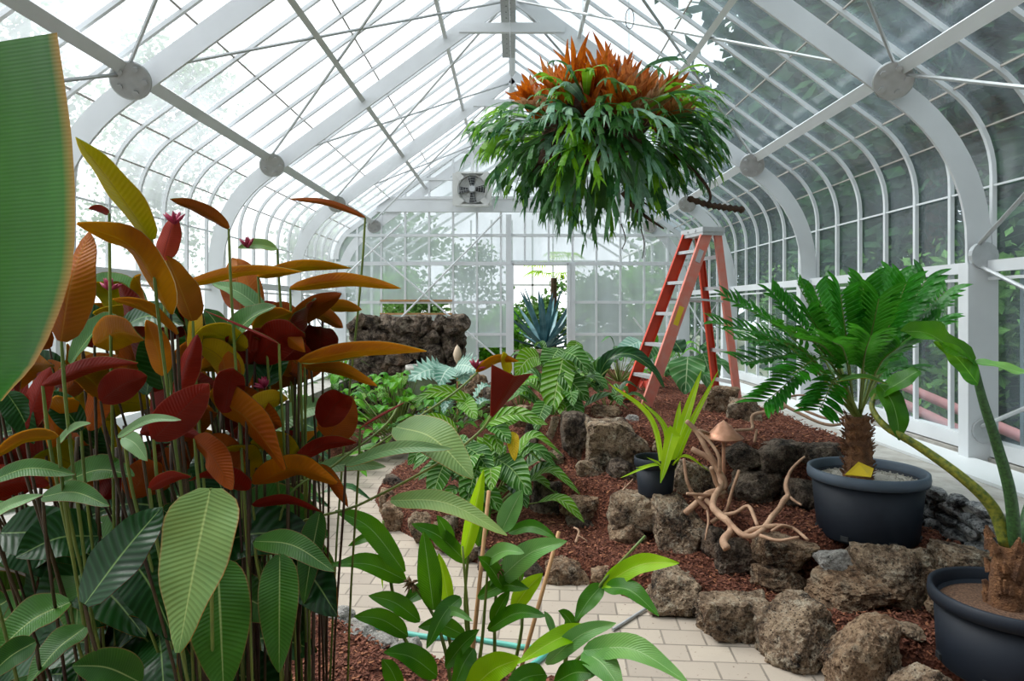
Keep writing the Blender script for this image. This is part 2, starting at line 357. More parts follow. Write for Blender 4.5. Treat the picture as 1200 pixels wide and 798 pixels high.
L['broad'] = leafmat('outdoor_leaf', '35552c', '62844a', freq=3, slant=1, vstr=.0, trans=.2, rough=.7, spec=.2)
L['frondy'] = leafmat('palm_leaflet', '6a9a20', 'a8c83a', freq=2, slant=1, vstr=.0, trans=.5, rough=.5)

# ------------------------------------------------------------------ leaf builder
def prof(shape, t):
    if shape == 'ov': return (t ** .5) * ((1 - t) ** .78) * 1.70 if 0 < t < 1 else 0
    if shape == 'lan': return (t ** .6) * ((1 - t) ** .85) * 1.93 if 0 < t < 1 else 0
    if shape == 'heart': return (t ** .40) * ((1 - t) ** .80) * 1.60 if 0 < t < 1 else 0
    if shape == 'strap': return min(1, (t * 5) ** .6, ((1 - t) * 3.2) ** .8)
    if shape == 'tri': return .06 + t * .95
    if shape == 'blunt': return min(1, (t * 6) ** .5, ((1 - t) * 4) ** .5)
    return math.sin(PI * t)
def leaf(par, name, pts, w, n, mt, back=None, shape='ov', fold=.25, wave=.0, curl=0.0, ns=14, nw=3, lobes=0, label=None, mb=None, uvs=None, petiole=None, pr=.003, pmat=None, clipt=None, fold_r=None, twist=0.0):
    q = ctr(pts, ns); n = V(n).normalized(); own = mb is None
    if own: mb = MB(); uvs = []
    tops = []; ph = rnd.random() * 6.28; base0 = len(mb.v); nn = 2 * nw + 1
    for i in range(ns + 1):
        T = (q[min(i + 1, ns)] - q[max(i - 1, 0)])
        if T.length < 1e-9: T = V((0, 0, 1))
        T.normalize(); S = T.cross(n)
        S = S.normalized() if S.length > 1e-4 else T.orthogonal().normalized()
        N = S.cross(T); t = i / ns
        if twist: S = (Matrix.Rotation(twist * (t - .3), 3, T) @ S); N = S.cross(T)
        ww = w / 2 * max(prof(shape, min(max(t * .985 + .008, 0), 1)), .02)
        for j in range(nn):
            s = (j - nw) / nw; a = abs(s)
            wl = ww
            if lobes and a > .45: wl = ww * (1 - .5 * (a - .45) / .55 * (1 if (i % 2) else 0))
            fo = fold if (s < 0 or fold_r is None) else fold_r
            off = S * (s * wl * math.cos(fo)) + N * (a * wl * math.sin(fo) - curl * s * s * wl) + N * (wave * w * a * math.sin(t * 15 + ph + (2 if s > 0 else 0)))
            mb.v.append(q[i] + off); uvs.append((s * .5 + .5, t)); tops.append(N)
    for i in range(ns):
        for j in range(nn - 1):
            a = base0 + i * nn + j; mb.f.append((a, a + 1, a + nn + 1, a + nn)); mb.m.append(0)
    if back is not None:
        k = len(mb.v)
        for i in range(k - base0):
            mb.v.append(mb.v[base0 + i] - tops[i] * .0015); uvs.append(uvs[base0 + i])
        for i in range(ns):
            for j in range(nn - 1):
                a = k + i * nn + j; mb.f.append((a, a + nn, a + nn + 1, a + 1)); mb.m.append(1)
    if not own: return None
    if petiole is not None:
        i0 = len(mb.v); mb.tube(petiole, [pr * 1.25] * (len(petiole) - 1) + [pr], 6, m=(2 if back is not None else 1), cap=False)
        uvs += [(.5, .5)] * (len(mb.v) - i0)
    ms = [mt] + ([back] if back is not None else []) + ([pmat or M['stem']] if petiole is not None else [])
    if back is None and petiole is not None: pass
    o = mb.build(name, ms, par, smooth=True, uv=uvs)
    if label: o['label'] = label
    return o
def bow(a, b, up, k):
    a, b = V(a), V(b); l = (b - a).length
    return [a, a.lerp(b, .5) + V(up).normalized() * l * k, b]
def lpx(par, a, b, wpx, face, mt, back=None, bw=.08, wf=1.3, shape='ov', fold=.3, wave=.02, root=None, pr=.003, pmat=None, mid=None, n=None, **k):
    """leaf from base a to tip b, given as (x, y, distance); face 't' turns the top, 'b' the underside to the room's near end"""
    A, B = P(*a), P(*b); d = (a[2] + b[2]) / 2
    if n is None:
        jx = rnd.uniform(-.35, .35)
        n = V((jx, -.75, .62)) if face == 't' else V((jx, .85, .42))
    pts = [A, P(*mid), B] if mid else bow(A, B, (0, 0, 1), bw)
    pet = None
    if root is not None:
        R = V(root); h = A.z - R.z
        pet = ctr([R, R + V(((A.x - R.x) * .35, (A.y - R.y) * .35, h * .5)), A.lerp(R, .12) + V((0, 0, 0)), A], 10)
    return leaf(par, 'leaf', pts, wpx / F * d * wf, n, mt, back, shape, fold, wave, petiole=pet, pr=pr, pmat=pmat, twist=k.pop('twist', rnd.uniform(-.5, .5)), **k)

# ------------------------------------------------------------------ greenhouse shell
SLOPE = .727; YB, YE = -2.2, 12.37; BAY = 2.61
def profile(xw, zs, R, zb, n=9, ridge_cut=0.0):
    th = math.atan2(1, SLOPE)      # turning angle from the vertical wall to the roof slope
    pts = [(xw, zb), (xw, zs)]
    for i in range(1, n + 1):
        a = th * i / n; pts.append((xw - R * (1 - math.cos(a)), zs + R * math.sin(a)))
    x, z = pts[-1]; pts.append((ridge_cut, z + (x - ridge_cut) * SLOPE)); return pts
ARCH = profile(3.1, 2.04, 1.2, 0.0, 10)
GL = profile(3.22, 2.5, .7, .66, 8)
RIDGE = GL[-1][1]
def ribbon(mb, pts, w, y, th, side=1, m=0):
    """a flat bar following an (x, z) profile, w deep in the frontal plane, th thick along the house"""
    k = len(pts); a = []
    for i in range(k):
        p0, p1 = pts[max(i - 1, 0)], pts[min(i + 1, k - 1)]
        tx, tz = p1[0] - p0[0], p1[1] - p0[1]; l = math.hypot(tx, tz); nx, nz = tz / l, -tx / l
        ww = w / 2
        a.append((pts[i][0] + nx * ww, pts[i][1] + nz * ww, pts[i][0] - nx * ww, pts[i][1] - nz * ww))
    base = len(mb.v)
    for (x1, z1, x2, z2) in a:
        for yy in (y - th / 2, y + th / 2):
            mb.v.append(V((x1 * side, yy, z1))); mb.v.append(V((x2 * side, yy, z2)))
    for i in range(k - 1):
        b = base + 4 * i
        for f in ((0, 1, 5, 4), (2, 6, 7, 3), (0, 4, 6, 2), (1, 3, 7, 5)):
            mb.f.append(tuple(b + q for q in f)); mb.m.append(m)
def zroof(x): return ARCH[-1][1] - abs(x) * SLOPE
HUBX = 2.53; HUBZ = 3.14
for k in range(-1, 4):
    y = 4.54 + BAY * k; mb = MB()
    for s in (-1, 1):
        ribbon(mb, ARCH, .16, y, .022, s)
        mb.box((3.1 * s, y, .95), (.1, .05, .95))
    zc = 4.54
    xx = (ARCH[-1][1] - zc) / SLOPE
    mb.bar((-xx - .05, y, zc), (xx + .05, y, zc), .05, .1)
    a = mb.build('trim_%d' % (k + 2), M['white']); tag(a, kind='structure')
    hb = MB()
    for s in (-1, 1):
        c = V(((HUBX - .05) * s, y - .1, HUBZ - .055)); nrm = V((-SLOPE * s * .5, -.85, -.45)).normalized()
        R = nrm.to_track_quat('Z', 'Y').to_matrix()
        i0 = len(hb.v); hb.lathe([(0, -.012), (.118, -.012), (.125, -.004), (.125, .006), (.118, .012), (0, .012)], (0, 0, 0), 28)
        for i in range(i0, len(hb.v)): hb.v[i] = R @ hb.v[i] + c
        for an in (0, 70, 140, 215, 290):
            q = R @ V((.08 * math.cos(math.radians(an)), .08 * math.sin(math.radians(an)), .016)) + c
            hb.tube([q, q + nrm * .022], .02, 6)
        if k <= 0:
            c2 = V((3.1 * s, y - .06, 1.95)); hb.tube([c2 + V((0, .03, 0)), c2 - V((0, .01, 0))], .09, 18)
            c2 = V((3.1 * s, y - .06, .8)); hb.tube([c2 + V((0, .03, 0)), c2 - V((0, .01, 0))], .08, 18)
    hb.build('hub_plate', M['galv'], a)
# rods
rod = MB()
for k in range(-1, 4):
    y = 4.54 + BAY * k
    for s in (-1, 1):
        h = V((HUBX * s, y - .07, HUBZ + .0))
        for dk in (-1, 1):
            if -1 <= k + dk <= 3: rod.tube([h, V((.05 * s, 4.54 + BAY * (k + dk), zroof(0) - .08))], .013, 6)
        if k == 0:
            rod.tube([h, V((3.08 * s, y - BAY, 2.05))], .014, 6)
            rod.tube([V((3.08 * s, y, 1.9)), V((3.08 * s, y - BAY, .85))], .014, 6)
            rod.tube([V((3.08 * s, y, .8)), V((3.08 * s, y - BAY, 2.0))], .014, 6)
            rod.tube([V((3.08 * s, y, 2.0)), V((HUBX * s, y - BAY, 3.1))], .014, 6)
        if k == 3:
            rod.tube([V((3.08 * s, y, 1.9)), V((3.08 * s, y - BAY, .75))], .012, 6)
            rod.tube([V((3.08 * s, y, .75)), V((3.08 * s, y - BAY, 1.9))], .012, 6)
tag(rod.build('trim_6', M['galv']), kind='structure')
# purlins, ridge beam
pu = MB()
for s in (-1, 1):
    pu.bar((HUBX * s, YB, HUBZ + .03), (HUBX * s, YE, HUBZ + .03), .085, .085, up=(-SLOPE * s, 0, 1))
    pu.bar((1.57 * s, YB, zroof(1.57) + .03), (1.57 * s, YE, zroof(1.57) + .03), .05, .05, up=(SLOPE * s, 0, 1))
    pu.bar((.7 * s, YB, zroof(.7) + .05), (.7 * s, YE, zroof(.7) + .05), .035, .035)
    pu.bar((3.14 * s, YB, 1.88), (3.14 * s, YE, 1.88), .05, .075)
    pu.bar((3.14 * s, YB, 1.8), (3.14 * s, YE, 1.8), .02, .02)
pu.bar((0, YB, RIDGE - .03), (0, YE, RIDGE - .03), .09, .12)
tag(pu.build('trim_7', M['white']), kind='structure')
rb = MB()
rb.bar((-.04, 2.0, 4.66), (-.04, 8.3, 4.66), .14, .015); rb.bar((-.11, 2.0, 4.69), (-.11, 8.3, 4.69), .012, .08); rb.bar((.03, 2.0, 4.69), (.03, 8.3, 4.69), .012, .08)
ro = rb.build('trim_8', M['galv']); tag(ro, kind='structure')
hm = MB()
for i in range(90):
    y = 2.05 + i * .07
    hm.tube([V((-.06 if i % 2 else -.02, y, 4.6515)), V((-.06 if i % 2 else -.02, y, 4.6505))], .009, 8)
hm.build('punched_hole', M['dark'], ro)
# long walls and roof: glazing bars and glass
nb = int((YE - YB) / .435)
ys = [4.54 + .435 * j for j in range(-15, 19) if YB < 4.54 + .435 * j < YE + .05]
i_spring = 1
for s, side in ((-1, 'left'), (1, 'right')):
    wl = MB(); rf = MB()
    for y in ys:
        ribbon(wl, [(3.2, .62), (3.2, 2.5)], .03, y, .03, s)
        ribbon(rf, [(p[0] - .02, p[1] - .01) for p in GL[1:]], .03, y, .028, s)
    wl.bar((3.19 * s, YB, .68), (3.19 * s, YE, .68), .09, .1)
    wl.box((3.2 * s, (YB + YE) / 2, .31), (.07, (YE - YB) / 2, .31), m=1)
    wl.bar((3.2 * s, YB, 2.42), (3.2 * s, YE, 2.42), .012, .014)
    w = wl.build('wall_' + side, [M['white'], M['concrete']]); tag(w, kind='structure')
    cl = rf.build('ceiling', M['white']); tag(cl, kind='structure')
    lp = MB()
    x0, z0 = GL[-2]
    lp.bar((x0 * s, YB, z0 - .01), (x0 * s, YE, z0 - .01), .012, .012)
    for q in (.25, .5, .75):
        xq = x0 * (1 - q); zq = z0 + (x0 - xq) * SLOPE
        lp.bar((xq * s, YB, zq - .01), (xq * s, YE, zq - .01), .012, .01)
    xq, zq = GL[5]; lp.bar((xq * s, YB, zq - .01), (xq * s, YE, zq - .01), .012, .01)
    lp.build('glass_lap_seam', M['cap'], cl)
    g = MB()
    g.quad(V((3.225 * s, YB, .66)), V((3.225 * s, YE, .66)), V((3.225 * s, YE, 2.5)), V((3.225 * s, YB, 2.5)))
    g.build('glass_pane', M['g_right'] if s > 0 else M['g_left'], w)
    g = MB(); pr = GL[1:]
    for i in range(len(pr) - 1):
        (xa, za), (xb, zb) = pr[i], pr[i + 1]
        g.quad(V((xa * s + .005 * s, YB, za)), V((xa * s + .005 * s, YE, za)), V((xb * s + .005 * s, YE, zb)), V((xb * s + .005 * s, YB, zb)))
    g.build('roof_glass', M['g_right'] if s > 0 else M['g_left'], cl)
# far gable wall
w = MB(); g = MB()
DX0, DX1, DT = .0, 1.02, 2.42
def zgl(x):
    x = abs(x)
    for (xa, za), (xb, zb) in zip(GL[1:], GL[2:]):
        if xb <= x <= xa: return za + (zb - za) * (xa - x) / max(xa - xb, 1e-6)
    return 2.5
xs = [-3.2] + [-2.8 + .433 * i for i in range(0, 14)] + [3.2]
for x in xs:
    if DX0 - .02 < x < DX1: z0 = DT
    else: z0 = 0
    big = abs(x + .1) < .05 or abs(x - 1.1) < .06
    w.bar((x, YE, z0), (x, YE, zgl(min(abs(x), 3.19)) - .03), .035, .05, up=(0, 1, 0))
for x in (DX0 - .06, DX1 + .07): w.bar((x, YE - .03, 0), (x, YE - .03, 3.3 if x < .5 else DT), .1, .1, up=(0, 1, 0))
for z in (.62, 1.14, 1.72, 2.42, 2.93, 3.95, 4.45):
    xe = 3.18 if z < 2.5 else (3.2 if z < 2.5 else min(3.2, (RIDGE - z) / SLOPE))
    hh = .05 if z != 2.42 else .07
    if z < DT - .1:
        w.bar((-xe, YE - .01, z), (DX0 - .03, YE - .01, z), .05, hh); w.bar((DX1, YE - .01, z), (xe, YE - .01, z), .05, hh)
    else: w.bar((-xe, YE - .01, z), (xe, YE - .01, z), .05, hh)
w.box((0, YE - .03, 3.47), (2.45, .04, .12))
w.bar((-2.5, YE - .06, 3.6), (2.5, YE - .06, 3.6), .05, .05)
w.box((-1.65, YE, .31), (1.6, .05, .31)); w.box((2.15, YE, .31), (1.05, .05, .31))
for s in (-1, 1):
    w.bar((s * 3.1, YE - .12, 3.05), (s * .0, YE - .12, 3.05 + 3.1 * SLOPE - .3), .03, .05)
    ribbon(w, GL[1:], .16, YE, .06, s)
gw = w.build('wall_back', M['white']); tag(gw, kind='structure')
# glass of the gable: columns of panes, leaving the open door, the raised vent light and a missing low pane
cols = [-3.2 + .1 * i for i in range(65)]
VX0, VX1, VZ0, VZ1 = -2.38, -1.08, 1.51, 1.75
for xa, xb in zip(cols, cols[1:]):
    xm = (xa + xb) / 2; zt = zgl(xm) - .02; segs = [(.62, zt)]
    if DX0 - .05 < xm < DX1 + .02: segs = [(DT, zt)]
    if VX0 < xm < VX1: segs = [(.62, VZ0), (VZ1, zt)]
    if -.62 < xm < -.1: segs = [(.9, zt)]
    for a, b in segs: g.quad(V((xa, YE + .02, a)), V((xb, YE + .02, a)), V((xb, YE + .02, b)), V((xa, YE + .02, b)))
g.build('glass_pane', M['g_end'], gw)
br = MB()
for a, b in (((422, 280), (590, 425)), ((470, 372), (588, 252)), ((742, 372), (835, 492)), ((352, 372), (470, 262))):
    br.tube([P(a[0], a[1], YE - .12), P(b[0], b[1], YE - .12)], .018, 6)
br.build('brace', M['white'], gw)
vt = MB()
vt.bar((VX0, YE - .04, VZ0), (VX1, YE - .04, VZ0), .04, .035); vt.bar((VX0, YE - .04, VZ1), (VX1, YE - .04, VZ1), .04, .035)
tag(vt.build('window_1', M['bamboo']), kind='structure')
# door frame
d = MB()
for x in (DX0, DX1): d.bar((x, YE - .06, 0), (x, YE - .06, DT), .06, .08, up=(0, 1, 0))
d.bar((DX0, YE - .06, DT), (DX1, YE - .06, DT), .08, .06)
tag(d.build('door_1', M['white']), kind='structure')
# centre post under the second arch, for the fan
fp = MB(); fy = 4.54 + BAY * 3 - .25
fp.bar((-.7, fy, zroof(.7)), (-.7, fy, 3.55), .06, .06, up=(0, 1, 0)); fp.bar((-.7, fy + .22, 3.5), (-.7, fy - .02, 3.5), .05, .05)
tag(fp.build('trim_9', M['white']), kind='structure')
bw_ = MB(); bw_.v = [V((x, YB + .02, z)) for x, z in [(3.3, 0), (3.3, 2.5), (2.9, 3.1), (0, RIDGE), (-2.9, 3.1), (-3.3, 2.5), (-3.3, 0)]]; bw_.v += [v - V((0, .12, 0)) for v in bw_.v]
bw_.f = [(0, 1, 2, 3, 4, 5, 6), (13, 12, 11, 10, 9, 8, 7)] + [(i, (i + 1) % 7, 7 + (i + 1) % 7, 7 + i) for i in range(7)]; bw_.m = [0] * 9
tag(bw_.build('wall_front', simple('light_block_brown', hx('6a5347'), .9, var=.2)), kind='structure')  # unseen end wall, added to stop light flooding in from behind the camera
# ---- floor, ledges, ground outside
fl = MB(); fl.quad(V((-3.15, YB, 0)), V((3.15, YB, 0)), V((3.15, 22, 0)), V((-3.15, 22, 0)))
tag(fl.build('floor', M['paver']), kind='structure')
og = MB(); 
for x0, x1 in ((-40, -3.3), (3.3, 40)): og.quad(V((x0, -20, -.05)), V((x1, -20, -.05)), V((x1, 60, -.05)), V((x0, 60, -.05)))
tag(og.build('ground', simple('outside_grass', hx('5f6e4c'), .95, var=.2, scale=2, col2=hx('6d675a'))), kind='structure')
for s, side in ((1, 'right'), (-1, 'left')):
    lg = MB(); lg.box(((2.34 + 3.12) / 2 * s, (1.2 + YE) / 2, .30), (.39, (YE - 1.2) / 2, .30))
    lo = lg.build('trim_%d' % (10 if s > 0 else 11), M['concrete']); tag(lo, kind='structure')
    pp = MB(); pp.box((2.87 * s, (1.2 + YE) / 2, .612), (.17, (YE - 1.2) / 2 - .05, .01)); pp.build('perforated_panel', M['perf'], lo)

# ------------------------------------------------------------------ planting beds
KX = [-1.05, -.76, -.507, -.30, .195, .533, .69, .947, 1.177, 1.368, 1.87, 2.3, 2.5]
KY = [5.2, 4.80, 4.50, 4.28, 4.04, 3.86, 3.68, 3.56, 3.30, 3.0, 2.82, 2.5, 2.3]
W1X = [-.4, 0, .24, .5, .69, 1.02, 1.23, 1.40, 1.64, 1.92, 2.13, 2.5]
W1Y = [5.3, 5.0, 4.80, 4.55, 4.32, 4.16, 3.88, 3.62, 3.46, 3.44, 3.3, 3.2]
W2X = [.1, .27, .55, .90, 1.23, 1.34, 1.54, 1.76, 2.1, 2.5]
W2Y = [5.9, 5.45, 5.02, 4.92, 4.66, 4.42, 4.30, 4.18, 4.12, 4.1]
KY = [v + .07 for v in KY]; W1Y = [v + .17 for v in W1Y]; W2Y = [v + .16 for v in W2Y]
LY = [4.9, 5.3, 5.7, 6.3, 7, 8, 9.5, 11]; LX = [-.86, -1.0, -1.13, -1.12, -.95, -.7, -.6, -.6]
BY = [1.2, 2.3, 2.6, 2.85, 3.0, 3.3, 3.55, 4.2, 5, 6.5, 9, 10.5, 12]; BX = [3, 2.0, .8, .1, -.45, -.8, -1.1, -1.6, -1.85, -2.0, -1.6, -1.4, -1.4]
def sst(d, w):
    t = np.clip(d / w + .5, 0, 1); return t * t * (3 - 2 * t)
def bed_h(X, Y):
    X = np.asarray(X, float); Y = np.asarray(Y, float)
    xl = np.interp(Y, LY, LX, left=-9)
    inner = X - xl; back = 10.3 - Y
    dK = np.minimum(np.minimum((Y - np.interp(X, KX, KY, left=9)) * .85, inner), back)
    dK = np.where(X < -1.05, np.minimum(np.minimum(inner, Y - 5.2), back), dK)
    d1 = np.minimum(np.minimum((Y - np.interp(X, W1X, W1Y)) * .85, X + .25), back - .2)
    d2 = np.minimum(np.minimum((Y - np.interp(X, W2X, W2Y)) * .85, X - .22), back - .4)
    h = -.06 + .20 * sst(dK, .1) + .25 * sst(d1, .1) + .31 * sst(d2, .12)
    return h
def left_h(X, Y):
    return -.06 + .15 * sst(np.interp(Y, BY, BX) - np.asarray(X, float), .1)
def grid(name, x0, x1, y0, y1, st, fn, label, seed):
    xs_ = np.arange(x0, x1 + 1e-6, st); ys_ = np.arange(y0, y1 + 1e-6, st)
    X, Y = np.meshgrid(xs_, ys_); H = fn(X, Y)
    mb = MB(); nx = len(xs_)
    for j in range(len(ys_)):
        for i in range(nx):
            p = V((xs_[i], ys_[j], 0)); h = H[j, i]
            hn = .03 * noise.noise(p * 3 + V((seed, 0, 0))) + .018 * noise.noise(p * 14) + .012 * noise.noise(p * 40)
            mb.v.append(V((xs_[i], ys_[j], h + (hn if h > -.03 else -.0))))
    for j in range(len(ys_) - 1):
        for i in range(nx - 1):
            a = j * nx + i
            if max(H[j, i], H[j, i + 1], H[j + 1, i], H[j + 1, i + 1]) < -.05: continue
            mb.f.append((a, a + 1, a + nx + 1, a + nx)); mb.m.append(0)
    return tag(mb.build(name, M['mulch'], smooth=True), label, 'planting bed', kind='stuff')
grid('planting_bed', -1.25, 2.28, 2.2, 10.4, .028, bed_h, 'red brown bark mulch of the stepped bed between path and glass wall', 3)
grid('planting_bed', -3.12, 2.3, 1.2, 11.8, .035, left_h, 'red brown bark mulch under the red-leaved plants beside the path', 9)
def chips(n, fn, box, label, vis):
    mb = MB(); r = random.Random(5); k = 0
    while k < n:
        # more of them near the eye, where single chips read
        y = box[2] + (box[3] - box[2]) * r.random() ** 1.6; x = r.uniform(box[0], box[1])
        h = float(fn(x, y))
        if h < .06: continue
        k += 1; l = r.uniform(.004, .014); wd = r.uniform(.002, .006)
        hn = .03 * noise.noise(V((x, y, 0)) * 3 + V((vis, 0, 0)))
        R = Matrix.Rotation(r.uniform(0, PI), 3, 'Z') @ Matrix.Rotation(r.uniform(-.6, .6), 3, 'X') @ Matrix.Rotation(r.uniform(-.6, .6), 3, 'Y')
        mb.box((x, y, h + hn + r.uniform(.0, .016)), (l, wd, .0015), R, 0 if r.random() < .8 else 1)
    tag(mb.build('bark_chips', [M['chip1'], M['chip2']]), label, 'mulch', kind='stuff')
chips(19000, bed_h, (-1.1, 2.3, 2.7, 7.0), 'loose bark chips strewn over the stepped rock bed', 3)
chips(3500, left_h, (-1.4, .3, 2.6, 3.6), 'loose bark chips strewn on the bed edge beside the paved path', 9)

# ------------------------------------------------------------------ rocks
def rock_mesh(mb, c, h, seed, sub=3, rough=.10):
    import bmesh
    r = random.Random(seed); bm = bmesh.new(); bmesh.ops.create_icosphere(bm, subdivisions=sub, radius=1)
    planes = [(V((sx, 0, 0)), 1) for sx in (-1, 1)] + [(V((0, s, 0)), 1) for s in (-1, 1)] + [(V((0, 0, s)), 1) for s in (-1, 1)]
    for _ in range(10):
        d = V((r.gauss(0, 1), r.gauss(0, 1), r.gauss(0, 1))).normalized(); planes.append((d, r.uniform(.66, 1.05)))
    base = len(mb.v); so_ = V((seed * 1.7, seed * .3, 0))
    for v in bm.verts:
        d = v.co.normalized(); inv = 0.0
        for n_, hh in planes:
            q = d.dot(n_) / hh
            if q > 0: inv += q ** 26
        rr = inv ** (-1 / 26)
        p = d * rr
        rr2 = rough * noise.noise(p * 1.6 + so_) * 1.2 + rough * (.4 - 1.4 * abs(noise.noise(p * 3.0 + so_))) + rough * .4 * noise.noise(p * 8 + so_) + rough * .5 * noise.noise(p * 19 + so_) + (rough * .3 * noise.noise(p * 41 + so_) if sub > 4 else 0)
        p = p * (1 + rr2)
        mb.v.append(V((c[0] + p.x * h[0], c[1] + p.y * h[1], c[2] + p.z * h[2])))
    for f in bm.faces:
        mb.f.append(tuple(base + v.index for v in f.verts)); mb.m.append(0)
    bm.free()
RK = [0]
def rock(x0, y0, x1, y1, d, label, mt='rock', group=None, dep=None, sub=4):
    RK[0] += 1
    c = P((x0 + x1) / 2, (y0 + y1) / 2, d); hx_ = (x1 - x0) / 2 / F * d; hz = (y1 - y0) / 2 / F * d
    hy = dep if dep else max(.07, min(.17, (hx_ + hz) * .5))
    k_ = (d + hy * .6) / d; c = P((x0 + x1) / 2, (y0 + y1) / 2, d + hy * .6); hx_ *= k_; hz *= k_
    mb = MB(); rock_mesh(mb, (0, 0, 0), (hx_, hy, hz), RK[0] * 3 + 1, sub)
    for ax, half in ((0, hx_ * 1.04), (1, hy * 1.1), (2, hz * 1.04)):      # fill the size asked for
        lo = min(v[ax] for v in mb.v); hi = max(v[ax] for v in mb.v)
        for v in mb.v: v[ax] = (v[ax] - (lo + hi) / 2) * 2 * half / (hi - lo)
    o = mb.build('rock', M[mt], smooth=False); o.location = c
    return tag(o, label, 'rock', group)
KG = 'rocks edging the paved path'; WG = 'rocks of the lower retaining row'; UG = 'rocks of the upper retaining row'; CG = 'rocks around the centre planter'
